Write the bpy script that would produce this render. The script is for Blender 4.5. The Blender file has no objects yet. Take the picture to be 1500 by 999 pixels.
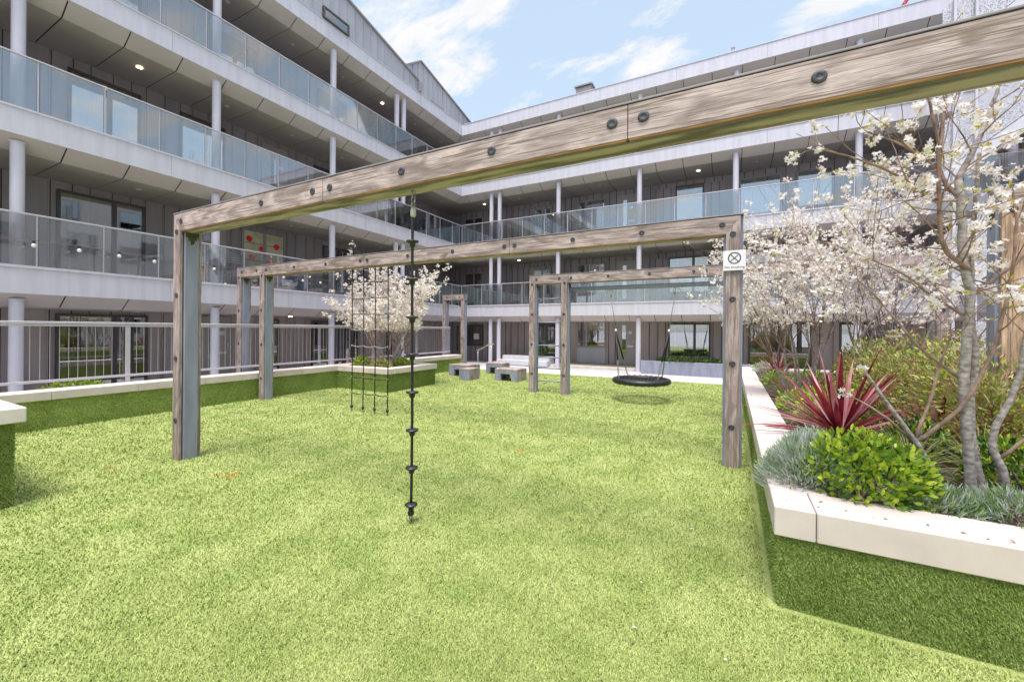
import bpy, math, random
import numpy as np
from mathutils import Vector, Matrix
R = math.radians
C = bpy.context.scene
COL = C.collection
random.seed(7)
RNG = np.random.default_rng(11)

# ------------------------------------------------------------------ camera, world, sun, exposure
cam_d = bpy.data.cameras.new('camera')
cam = bpy.data.objects.new('camera', cam_d); COL.objects.link(cam)
cam_d.sensor_width = 36.0
cam_d.lens = 605.8 / 1500 * 36
cam_d.shift_y = -0.0117
cam_d.clip_start = 0.05
cam_d.clip_end = 2000
cam.matrix_world = Matrix.Translation((0, 0, 1.65)) @ Matrix.Rotation(R(27.88), 4, 'Z') @ Matrix.Rotation(R(90), 4, 'X') @ Matrix.Rotation(0.008, 4, 'Z')
C.camera = cam

SUN_EL, SUN_AZ = 73.0, 172.0          # azimuth clockwise from +Y : high light from behind the camera
world = bpy.data.worlds.new('World'); C.world = world
world.use_nodes = True
wn = world.node_tree.nodes; wl = world.node_tree.links
wn.clear()
w_out = wn.new('ShaderNodeOutputWorld'); w_bg = wn.new('ShaderNodeBackground')
w_bg.inputs['Strength'].default_value = 0.15
sky = wn.new('ShaderNodeTexSky'); sky.sky_type = 'NISHITA'; sky.sun_disc = False
sky.sun_elevation = R(SUN_EL); sky.sun_rotation = R(SUN_AZ)
sky.air_density = 1.0; sky.dust_density = 1.0; sky.ozone_density = 1.5
tc = wn.new('ShaderNodeTexCoord')
sep = wn.new('ShaderNodeSeparateXYZ'); wl.new(tc.outputs['Generated'], sep.inputs[0])
def wmath(op, a, b):
    n = wn.new('ShaderNodeMath'); n.operation = op
    for i, v in enumerate((a, b)):
        if isinstance(v, (int, float)): n.inputs[i].default_value = v
        elif v is not None: wl.new(v, n.inputs[i])
    return n.outputs[0]
den = wmath('ADD', wmath('MAXIMUM', sep.outputs['Z'], 0.0), 0.22)
cx = wmath('DIVIDE', sep.outputs['X'], den); cy = wmath('DIVIDE', sep.outputs['Y'], den)
comb = wn.new('ShaderNodeCombineXYZ'); wl.new(cx, comb.inputs[0]); wl.new(cy, comb.inputs[1])
cn = wn.new('ShaderNodeTexNoise'); cn.inputs['Scale'].default_value = 2.6; cn.inputs['Detail'].default_value = 9
cn.inputs['Roughness'].default_value = 0.62; cn.inputs['Distortion'].default_value = 0.25
mp = wn.new('ShaderNodeMapping'); mp.inputs['Location'].default_value = (2.6, 1.7, 0)
mp.inputs['Scale'].default_value = (1.0, 1.9, 1)
mp.inputs['Rotation'].default_value = (0, 0, R(22))
wl.new(comb.outputs[0], mp.inputs['Vector']); wl.new(mp.outputs[0], cn.inputs['Vector'])
cr = wn.new('ShaderNodeValToRGB'); cr.color_ramp.elements[0].position = 0.495; cr.color_ramp.elements[1].position = 0.60
wl.new(cn.outputs['Fac'], cr.inputs[0])
cn2 = wn.new('ShaderNodeTexNoise'); cn2.inputs['Scale'].default_value = 5; cn2.inputs['Detail'].default_value = 6
wl.new(mp.outputs[0], cn2.inputs['Vector'])
cmix = wn.new('ShaderNodeMixRGB'); cmix.inputs[1].default_value = (1.70, 1.74, 1.84, 1); cmix.inputs[2].default_value = (2.35, 2.3, 2.25, 1)
wl.new(cn2.outputs['Fac'], cmix.inputs[0])
skym = wn.new('ShaderNodeMixRGB'); skym.blend_type = 'MULTIPLY'; skym.inputs[0].default_value = 1.0
skym.inputs[2].default_value = (0.66, 0.62, 0.58, 1)
wl.new(sky.outputs[0], skym.inputs[1])
# thin veil whitening the blue, as under high cirrus
veil = wn.new('ShaderNodeMixRGB'); veil.inputs[0].default_value = 0.62; veil.inputs[2].default_value = (1.52, 1.84, 2.08, 1)
wl.new(skym.outputs[0], veil.inputs[1])
mixc = wn.new('ShaderNodeMixRGB'); wl.new(cr.outputs[0], mixc.inputs[0])
wl.new(veil.outputs[0], mixc.inputs[1]); wl.new(cmix.outputs[0], mixc.inputs[2])
# sky brightness raised towards the zenith, above the view, as added fill light
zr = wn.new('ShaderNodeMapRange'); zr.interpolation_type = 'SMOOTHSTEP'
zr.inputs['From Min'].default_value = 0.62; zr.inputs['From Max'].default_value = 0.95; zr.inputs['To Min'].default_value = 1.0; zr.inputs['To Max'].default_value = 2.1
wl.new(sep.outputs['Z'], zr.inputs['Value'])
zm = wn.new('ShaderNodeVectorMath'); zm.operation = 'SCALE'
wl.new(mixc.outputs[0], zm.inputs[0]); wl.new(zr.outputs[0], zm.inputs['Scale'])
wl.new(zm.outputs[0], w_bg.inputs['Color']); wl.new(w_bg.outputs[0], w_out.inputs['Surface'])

sun_d = bpy.data.lights.new('sun', 'SUN'); sun_d.energy = 1.5; sun_d.angle = R(24); sun_d.color = (1.0, 0.95, 0.88)
sun = bpy.data.objects.new('sun', sun_d); COL.objects.link(sun)
az = R(SUN_AZ); el = R(SUN_EL)
sdir = Vector((math.sin(az) * math.cos(el), math.cos(az) * math.cos(el), math.sin(el)))
sun.rotation_euler = sdir.to_track_quat('Z', 'Y').to_euler()

C.view_settings.view_transform = 'Standard'
try: C.view_settings.look = 'None'
except Exception: pass
C.view_settings.gamma = 1.0
C.view_settings.exposure = 1.7
C.view_settings.use_curve_mapping = False
C.cycles.max_bounces = 10
C.cycles.transparent_max_bounces = 16
C.cycles.use_denoising = True

# ------------------------------------------------------------------ materials
def srgb(r, g, b):
    f = lambda c: (c / 12.92 if c <= 0.04045 else ((c + 0.055) / 1.055) ** 2.4)
    return (f(r / 255), f(g / 255), f(b / 255))
def mat(name, col, rough=0.6, var=0.0, scale=8.0, stretch=(1, 1, 1), bump=0.0, bscale=None, metal=0.0, spec=0.5, col2=None, detail=5, ramp=(0.35, 0.65), trans=0.0):
    m = bpy.data.materials.new(name); m.use_nodes = True
    nt = m.node_tree; n = nt.nodes; l = nt.links
    b = n['Principled BSDF']
    b.inputs['Roughness'].default_value = rough; b.inputs['Metallic'].default_value = metal
    b.inputs['Specular IOR Level'].default_value = spec
    b.inputs['Base Color'].default_value = (*col, 1)
    tcn = n.new('ShaderNodeTexCoord'); mpn = n.new('ShaderNodeMapping'); mpn.inputs['Scale'].default_value = stretch
    l.new(tcn.outputs['Object'], mpn.inputs['Vector'])
    if var > 0 or col2:
        no = n.new('ShaderNodeTexNoise'); no.inputs['Scale'].default_value = scale; no.inputs['Detail'].default_value = detail
        l.new(mpn.outputs[0], no.inputs['Vector'])
        rp = n.new('ShaderNodeValToRGB'); rp.color_ramp.elements[0].position = ramp[0]; rp.color_ramp.elements[1].position = ramp[1]
        c2 = col2 if col2 else tuple(min(1, c * (1 + var)) for c in col)
        c1 = col if col2 else tuple(c * (1 - var) for c in col)
        rp.color_ramp.elements[0].color = (*c1, 1); rp.color_ramp.elements[1].color = (*c2, 1)
        l.new(no.outputs['Fac'], rp.inputs[0]); l.new(rp.outputs[0], b.inputs['Base Color'])
    if bump > 0:
        nb = n.new('ShaderNodeTexNoise'); nb.inputs['Scale'].default_value = bscale or scale * 3; nb.inputs['Detail'].default_value = 4
        l.new(mpn.outputs[0], nb.inputs['Vector'])
        bp = n.new('ShaderNodeBump'); bp.inputs['Strength'].default_value = bump; bp.inputs['Distance'].default_value = 0.02
        l.new(nb.outputs['Fac'], bp.inputs['Height']); l.new(bp.outputs[0], b.inputs['Normal'])
    return m
def leafmat(name, col, col2, scale=14, trans=0.35, rough=0.5):
    m = mat(name, col, rough, 0, scale, col2=col2)
    nt = m.node_tree; n = nt.nodes; l = nt.links
    b = n['Principled BSDF']; out = n['Material Output']
    t = n.new('ShaderNodeBsdfTranslucent'); mx = n.new('ShaderNodeMixShader'); mx.inputs[0].default_value = trans
    src = b.inputs['Base Color'].links[0].from_socket
    l.new(src, t.inputs['Color']); l.new(b.outputs[0], mx.inputs[1]); l.new(t.outputs[0], mx.inputs[2]); l.new(mx.outputs[0], out.inputs['Surface'])
    return m
def woodmat(name, axis, base=(0.455, 0.37, 0.355), dark=(0.22, 0.165, 0.135)):
    m = bpy.data.materials.new(name); m.use_nodes = True
    nt = m.node_tree; n = nt.nodes; l = nt.links; b = n['Principled BSDF']
    b.inputs['Roughness'].default_value = 0.75; b.inputs['Specular IOR Level'].default_value = 0.25
    t = n.new('ShaderNodeTexCoord')
    def noise(sc, lo, hi, st, detail=6, dist=0.0):
        mpn = n.new('ShaderNodeMapping')
        s = [st, st, st]; s[axis] = 1.0
        mpn.inputs['Scale'].default_value = s
        l.new(t.outputs['Object'], mpn.inputs['Vector'])
        no = n.new('ShaderNodeTexNoise'); no.inputs['Scale'].default_value = sc; no.inputs['Detail'].default_value = detail
        no.inputs['Distortion'].default_value = dist
        l.new(mpn.outputs[0], no.inputs['Vector'])
        mr = n.new('ShaderNodeMapRange'); mr.inputs['From Min'].default_value = lo; mr.inputs['From Max'].default_value = hi
        l.new(no.outputs['Fac'], mr.inputs['Value'])
        return mr.outputs[0]
    grain = noise(4.5, 0.30, 0.70, 14, 9, 1.2)
    crack = noise(1.5, 0.565, 0.60, 46, 3, 0.8)
    blotch = noise(2.0, 0.36, 0.62, 3.0, 9, 1.2)
    knot = noise(1.9, 0.60, 0.70, 2.6, 8, 1.2)
    def mixn(fac, a, c):
        x = n.new('ShaderNodeMixRGB'); l.new(fac, x.inputs[0])
        for i, v in ((1, a), (2, c)):
            if isinstance(v, tuple): x.inputs[i].default_value = (*v, 1)
            else: l.new(v, x.inputs[i])
        return x.outputs[0]
    lt = tuple(min(1, c * 1.22) for c in base)
    c = mixn(grain, tuple(c * 0.72 for c in base), lt)
    mul = n.new('ShaderNodeMixRGB'); mul.blend_type = 'MULTIPLY'; mul.inputs[0].default_value = 0.85
    l.new(c, mul.inputs[1]); l.new(mixn(blotch, (0.52, 0.48, 0.47), (1.2, 1.17, 1.16)), mul.inputs[2]); c = mul.outputs[0]
    c = mixn(knot, c, dark); c = mixn(crack, c, dark)
    l.new(c, b.inputs['Base Color'])
    bp = n.new('ShaderNodeBump'); bp.inputs['Strength'].default_value = 0.35; bp.inputs['Distance'].default_value = 0.004
    l.new(grain, bp.inputs['Height']); l.new(bp.outputs[0], b.inputs['Normal'])
    return m
def glassmat(name, tint=(0.95, 0.965, 0.97), refl=0.13, milk=0.015):
    m = bpy.data.materials.new(name); m.use_nodes = True
    nt = m.node_tree; n = nt.nodes; l = nt.links; n.remove(n['Principled BSDF']); out = n['Material Output']
    tr = n.new('ShaderNodeBsdfTransparent'); tr.inputs[0].default_value = (*tint, 1)
    gl = n.new('ShaderNodeBsdfGlossy'); gl.inputs['Roughness'].default_value = 0.02; gl.inputs['Color'].default_value = (0.95, 0.98, 1, 1)
    df = n.new('ShaderNodeBsdfDiffuse'); df.inputs[0].default_value = (0.84, 0.87, 0.9, 1)
    fr = n.new('ShaderNodeLayerWeight'); fr.inputs['Blend'].default_value = 0.26
    ma = n.new('ShaderNodeMath'); ma.operation = 'ADD'; ma.inputs[1].default_value = refl; ma.use_clamp = True
    l.new(fr.outputs['Fresnel'], ma.inputs[0])
    m1 = n.new('ShaderNodeMixShader'); l.new(ma.outputs[0], m1.inputs[0]); l.new(tr.outputs[0], m1.inputs[1]); l.new(gl.outputs[0], m1.inputs[2])
    m2 = n.new('ShaderNodeMixShader')
    # dust and rain streaks
    t = n.new('ShaderNodeTexCoord'); mp_ = n.new('ShaderNodeMapping'); mp_.inputs['Scale'].default_value = (1.2, 1.2, 0.35)
    l.new(t.outputs['Object'], mp_.inputs['Vector'])
    no = n.new('ShaderNodeTexNoise'); no.inputs['Scale'].default_value = 5; no.inputs['Detail'].default_value = 5
    l.new(mp_.outputs[0], no.inputs['Vector'])
    mr = n.new('ShaderNodeMapRange'); mr.inputs['From Min'].default_value = 0.35; mr.inputs['From Max'].default_value = 0.8
    mr.inputs['To Min'].default_value = milk * 0.3; mr.inputs['To Max'].default_value = milk * 3
    l.new(no.outputs['Fac'], mr.inputs['Value']); l.new(mr.outputs[0], m2.inputs[0])
    l.new(m1.outputs[0], m2.inputs[1]); l.new(df.outputs[0], m2.inputs[2]); l.new(m2.outputs[0], out.inputs['Surface'])
    return m
def emit(name, col, s):
    m = bpy.data.materials.new(name); m.use_nodes = True; b = m.node_tree.nodes['Principled BSDF']
    b.inputs['Base Color'].default_value = (*col, 1); b.inputs['Emission Color'].default_value = (*col, 1); b.inputs['Emission Strength'].default_value = s
    return m
def windowmat(name):
    m = bpy.data.materials.new(name); m.use_nodes = True; n = m.node_tree.nodes; l = m.node_tree.links; n.remove(n['Principled BSDF'])
    tr = n.new('ShaderNodeBsdfTransparent'); tr.inputs[0].default_value = (0.78, 0.83, 0.84, 1)
    gl = n.new('ShaderNodeBsdfGlossy'); gl.inputs['Roughness'].default_value = 0.01
    fr = n.new('ShaderNodeLayerWeight'); fr.inputs['Blend'].default_value = 0.45
    ma = n.new('ShaderNodeMath'); ma.operation = 'ADD'; ma.inputs[1].default_value = 0.28; ma.use_clamp = True
    l.new(fr.outputs['Fresnel'], ma.inputs[0])
    mx = n.new('ShaderNodeMixShader'); l.new(ma.outputs[0], mx.inputs[0]); l.new(tr.outputs[0], mx.inputs[1]); l.new(gl.outputs[0], mx.inputs[2])
    l.new(mx.outputs[0], n['Material Output'].inputs['Surface'])
    return m
def brickmat(name):
    m = bpy.data.materials.new(name); m.use_nodes = True; n = m.node_tree.nodes; l = m.node_tree.links; b = n['Principled BSDF']
    t = n.new('ShaderNodeTexCoord'); mp_ = n.new('ShaderNodeMapping'); mp_.inputs['Rotation'].default_value = (R(90), 0, R(90))
    br = n.new('ShaderNodeTexBrick'); br.inputs['Scale'].default_value = 4.5
    br.inputs['Color1'].default_value = (0.46, 0.28, 0.23, 1); br.inputs['Color2'].default_value = (0.66, 0.48, 0.42, 1); br.inputs['Mortar'].default_value = (0.45, 0.42, 0.4, 1)
    l.new(t.outputs['Object'], mp_.inputs['Vector']); l.new(mp_.outputs[0], br.inputs['Vector'])
    l.new(br.outputs['Color'], b.inputs['Base Color']); b.inputs['Roughness'].default_value = 0.9
    return m

def turfmat(name, c1, c2, c3):
    """synthetic grass: per-fibre colour, broad wear patches, a little ochre where needles have matted"""
    m = bpy.data.materials.new(name); m.use_nodes = True; n = m.node_tree.nodes; l = m.node_tree.links; b = n['Principled BSDF']
    b.inputs['Roughness'].default_value = 0.6; b.inputs['Specular IOR Level'].default_value = 0.2
    t = n.new('ShaderNodeTexCoord')
    def noi(sc, lo, hi, d=4):
        no = n.new('ShaderNodeTexNoise'); no.inputs['Scale'].default_value = sc; no.inputs['Detail'].default_value = d
        l.new(t.outputs['Object'], no.inputs['Vector'])
        mr = n.new('ShaderNodeMapRange'); mr.inputs['From Min'].default_value = lo; mr.inputs['From Max'].default_value = hi
        l.new(no.outputs['Fac'], mr.inputs['Value']); return mr.outputs[0]
    def mx(f, a, c, w=None):
        x = n.new('ShaderNodeMixRGB'); l.new(f, x.inputs[0])
        for i, v in ((1, a), (2, c)):
            if isinstance(v, tuple): x.inputs[i].default_value = (*v, 1)
            else: l.new(v, x.inputs[i])
        return x.outputs[0]
    fine = noi(105, 0.31, 0.69, 3); mid = noi(2.6, 0.36, 0.64, 9); och = noi(1.7, 0.685, 0.74, 9)
    c = mx(fine, c1, c2)
    mul = n.new('ShaderNodeMixRGB'); mul.blend_type = 'MULTIPLY'; mul.inputs[0].default_value = 1.0
    l.new(c, mul.inputs[1]); l.new(mx(mid, (0.80, 0.86, 0.72), (1.10, 1.07, 1.12)), mul.inputs[2])
    c = mx(och, mul.outputs[0], c3)
    # joins between the two metre rolls
    sx_ = n.new('ShaderNodeSeparateXYZ'); l.new(t.outputs['Object'], sx_.inputs[0])
    def mth(op, a, b_=0.0):
        q = n.new('ShaderNodeMath'); q.operation = op
        for i, v in enumerate((a, b_)):
            if isinstance(v, (int, float)): q.inputs[i].default_value = v
            else: l.new(v, q.inputs[i])
        return q.outputs[0]
    fr_ = mth('ABSOLUTE', mth('SUBTRACT', mth('FRACT', mth('ADD', mth('MULTIPLY', sx_.outputs['X'], 0.5), mth('MULTIPLY', mid, 0.004))), 0.5))
    mr_ = n.new('ShaderNodeMapRange'); mr_.inputs['From Min'].default_value = 0.0; mr_.inputs['From Max'].default_value = 0.012
    mr_.inputs['To Min'].default_value = 0.18; mr_.inputs['To Max'].default_value = 0.0; l.new(fr_, mr_.inputs['Value'])
    c = mx(mr_.outputs[0], c, tuple(v * 0.6 for v in c1))
    l.new(c, b.inputs['Base Color'])
    return m

M = {}
M['fascia'] = mat('pale_aluminium', (0.60, 0.58, 0.655), 0.42, 0.06, 2.5, (3, 3, 0.35), metal=0.0)
M['soffit'] = mat('soffit_panel', (0.50, 0.445, 0.455), 0.55, 0.05, 1.2)
M['dark'] = mat('shadow_gap', (0.02, 0.02, 0.022), 0.8)
M['zinc'] = mat('grey_zinc', (0.28, 0.25, 0.265), 0.5, 0.10, 0.9, (3, 3, 0.4))
M['zinc_taupe'] = mat('taupe_zinc', (0.37, 0.315, 0.31), 0.55, 0.10, 0.9, (3, 3, 0.4))
M['zinc_light'] = mat('light_zinc', (0.40, 0.395, 0.44), 0.45, 0.07, 1.1, (3, 3, 0.4))
M['zinc_joint'] = mat('zinc_joint', (0.17, 0.165, 0.19), 0.6)
M['cable'] = mat('brown_cable', (0.22, 0.13, 0.11), 0.6)
M['edge'] = mat('tannin_edge', (0.26, 0.135, 0.05), 0.8, 0.35, 6, (1, 8, 8))
M['picket'] = mat('picket_paint', (0.44, 0.40, 0.43), 0.45, 0.05, 10)
M['blue_plastic'] = mat('blue_plastic', (0.06, 0.10, 0.22), 0.5, 0.1, 4)
M['rust'] = mat('rust_run', (0.45, 0.17, 0.05), 0.8, 0.3, 30)
M['rail'] = mat('brushed_rail', (0.60, 0.56, 0.62), 0.3, 0.05, 20, metal=0.3)
M['column'] = mat('column_paint', (0.60, 0.575, 0.665), 0.4, 0.04, 2)
M['glass'] = glassmat('balustrade_glass')
M['wglass'] = windowmat('window_glass')
M['frame'] = mat('window_frame', (0.075, 0.068, 0.068), 0.45, 0.08, 6)
M['frame_light'] = mat('window_frame_grey', (0.28, 0.27, 0.28), 0.45, 0.05, 6)
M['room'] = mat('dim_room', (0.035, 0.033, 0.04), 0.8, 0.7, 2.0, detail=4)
M['blind'] = mat('white_blind', (0.78, 0.80, 0.84), 0.7, 0.04, 3)
M['cream'] = mat('cream_fabric', (0.55, 0.52, 0.36), 0.8, 0.15, 3)
M['poppy'] = mat('red_print', (0.75, 0.03, 0.03), 0.7, 0.2, 12)
M['door'] = mat('door_paint', (0.33, 0.305, 0.30), 0.45, 0.05, 4)
M['steel_blue'] = mat('blue_grey_paint', (0.26, 0.275, 0.355), 0.5, 0.14, 2.6, (3, 3, 0.6), bump=0.05, bscale=30)
M['woodx'] = woodmat('weathered_oak_along_x', 0)
M['woody'] = woodmat('weathered_oak_along_y', 1)
M['woodz'] = woodmat('weathered_oak_along_z', 2, base=(0.43, 0.35, 0.335))
M['woodz_warm'] = woodmat('oak_warm', 2, base=(0.56, 0.39, 0.26))
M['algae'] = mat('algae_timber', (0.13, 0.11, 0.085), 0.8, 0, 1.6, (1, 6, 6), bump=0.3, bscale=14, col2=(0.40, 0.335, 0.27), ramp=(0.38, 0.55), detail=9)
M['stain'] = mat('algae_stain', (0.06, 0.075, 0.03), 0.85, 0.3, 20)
M['bolt'] = mat('black_bolt', (0.05, 0.048, 0.062), 0.6, 0.35, 40)
M['black'] = mat('black_rope', (0.012, 0.012, 0.015), 0.55, 0.3, 60)
M['rubber'] = mat('black_rubber', (0.02, 0.02, 0.026), 0.4, 0.2, 20)
M['chain'] = mat('steel_chain', (0.30, 0.29, 0.27), 0.35, 0.2, 40, metal=0.7)
M['ferrule'] = mat('alloy_ferrule', (0.55, 0.53, 0.48), 0.4, 0.1, 30, metal=0.3)
M['ropegrey'] = mat('grey_rope', (0.30, 0.28, 0.26), 0.7, 0.2, 60)
M['stone'] = mat('sandstone_coping', (0.57, 0.475, 0.445), 0.8, 0, 3.0, (1, 1, 1), bump=0.04, bscale=110, col2=(0.68, 0.585, 0.55), detail=9, ramp=(0.3, 0.6))
M['stone_cut'] = mat('sandstone_pale', (0.70, 0.625, 0.60), 0.8, 0.07, 4.0, bump=0.06, bscale=60)
M['paving'] = mat('grey_paving', (0.46, 0.45, 0.48), 0.8, 0.10, 2.5, bump=0.05)
M['paving_pale'] = mat('pale_paving', (0.62, 0.57, 0.50), 0.8, 0.08, 2.5, bump=0.05)
M['soil'] = mat('bark_soil', (0.06, 0.045, 0.035), 0.95, 0.5, 18, bump=0.6, bscale=30)
M['turf'] = turfmat('synthetic_turf', (0.14, 0.19, 0.035), (0.48, 0.52, 0.22), (0.42, 0.28, 0.06))
M['turf_blade'] = turfmat('synthetic_turf_fibre', (0.18, 0.245, 0.045), (0.60, 0.655, 0.265), (0.42, 0.31, 0.08))
M['turf_wall'] = turfmat('synthetic_turf_wall', (0.11, 0.17, 0.02), (0.50, 0.60, 0.19), (0.25, 0.25, 0.06))
M['sign'] = mat('sign_white', (0.83, 0.79, 0.85), 0.45, 0.02, 10)
M['ink'] = mat('sign_ink', (0.05, 0.05, 0.055), 0.5)
M['white'] = mat('white_metal', (0.60, 0.59, 0.64), 0.4, 0.04, 3)
M['mesh'] = mat('perforated_metal', (0.58, 0.575, 0.63), 0.45, 0.1, 60, bump=0.1)
_m = M['mesh']; _n = _m.node_tree.nodes; _l = _m.node_tree.links
_v = _n.new('ShaderNodeTexVoronoi'); _v.inputs['Scale'].default_value = 34
_t = _n.new('ShaderNodeTexCoord'); _l.new(_t.outputs['Object'], _v.inputs['Vector'])
_c = _n.new('ShaderNodeMath'); _c.operation = 'LESS_THAN'; _c.inputs[1].default_value = 0.40; _l.new(_v.outputs['Distance'], _c.inputs[0])
_tr = _n.new('ShaderNodeBsdfTransparent'); _mx = _n.new('ShaderNodeMixShader'); _l.new(_c.outputs[0], _mx.inputs[0])
_l.new(_n['Principled BSDF'].outputs[0], _mx.inputs[1]); _l.new(_tr.outputs[0], _mx.inputs[2]); _l.new(_mx.outputs[0], _n['Material Output'].inputs['Surface'])
M['bark'] = mat('pale_bark', (0.20, 0.165, 0.15), 0.85, 0, 5, (5, 5, 9), bump=0.25, bscale=14, col2=(0.46, 0.41, 0.39), detail=9)
M['twig'] = mat('red_brown_twig', (0.27, 0.175, 0.14), 0.8, 0.4, 12)
M['petal'] = leafmat('white_petal', (0.86, 0.79, 0.79), (0.93, 0.88, 0.88), 30, 0.35, 0.6)
M['petal_pink'] = leafmat('blush_petal', (0.84, 0.75, 0.72), (0.93, 0.89, 0.85), 9, 0.35, 0.6)
M['youngleaf'] = leafmat('bronze_green_leaf', (0.55, 0.34, 0.06), (0.56, 0.60, 0.07), 9)
M['lime'] = leafmat('lime_leaf', (0.30, 0.44, 0.025), (0.62, 0.70, 0.07), 10, 0.3, 0.35)
M['green'] = leafmat('green_leaf', (0.09, 0.20, 0.02), (0.24, 0.40, 0.05), 10, 0.3, 0.35)
M['darkgreen'] = leafmat('dark_leaf', (0.02, 0.055, 0.015), (0.06, 0.13, 0.03), 10)
M['olive'] = leafmat('olive_leaf', (0.22, 0.22, 0.06), (0.42, 0.42, 0.13), 6)
M['russet'] = leafmat('russet_leaf', (0.28, 0.13, 0.07), (0.42, 0.26, 0.12), 6)
M['silver'] = leafmat('silver_leaf', (0.42, 0.46, 0.43), (0.72, 0.74, 0.72), 12, 0.2, 0.7)
M['sage'] = leafmat('sage_leaf', (0.22, 0.34, 0.14), (0.46, 0.56, 0.31), 12, 0.2, 0.6)
M['crimson'] = leafmat('crimson_strap', (0.13, 0.012, 0.022), (0.34, 0.042, 0.055), 5, 0.3, 0.32)
M['rose'] = leafmat('rose_strap', (0.38, 0.12, 0.14), (0.62, 0.32, 0.33), 5, 0.3, 0.32)
M['straw'] = leafmat('straw_blade', (0.42, 0.36, 0.14), (0.62, 0.56, 0.28), 9)
M['brick'] = brickmat('red_brick')
M['red'] = mat('crane_red', (0.45, 0.03, 0.04), 0.5, 0.1, 3)
M['orangewood'] = mat('orange_timber', (0.55, 0.28, 0.10), 0.6, 0.2, 3, (8, 8, 1))
M['glow'] = emit('warm_lamp', (1.0, 0.72, 0.42), 5.0)
M['lens'] = mat('unlit_lamp', (0.75, 0.73, 0.70), 0.3, 0.02, 20)
M['bulb'] = mat('pearl_bulb', (0.8, 0.76, 0.7), 0.25, 0.03, 30)

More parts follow.
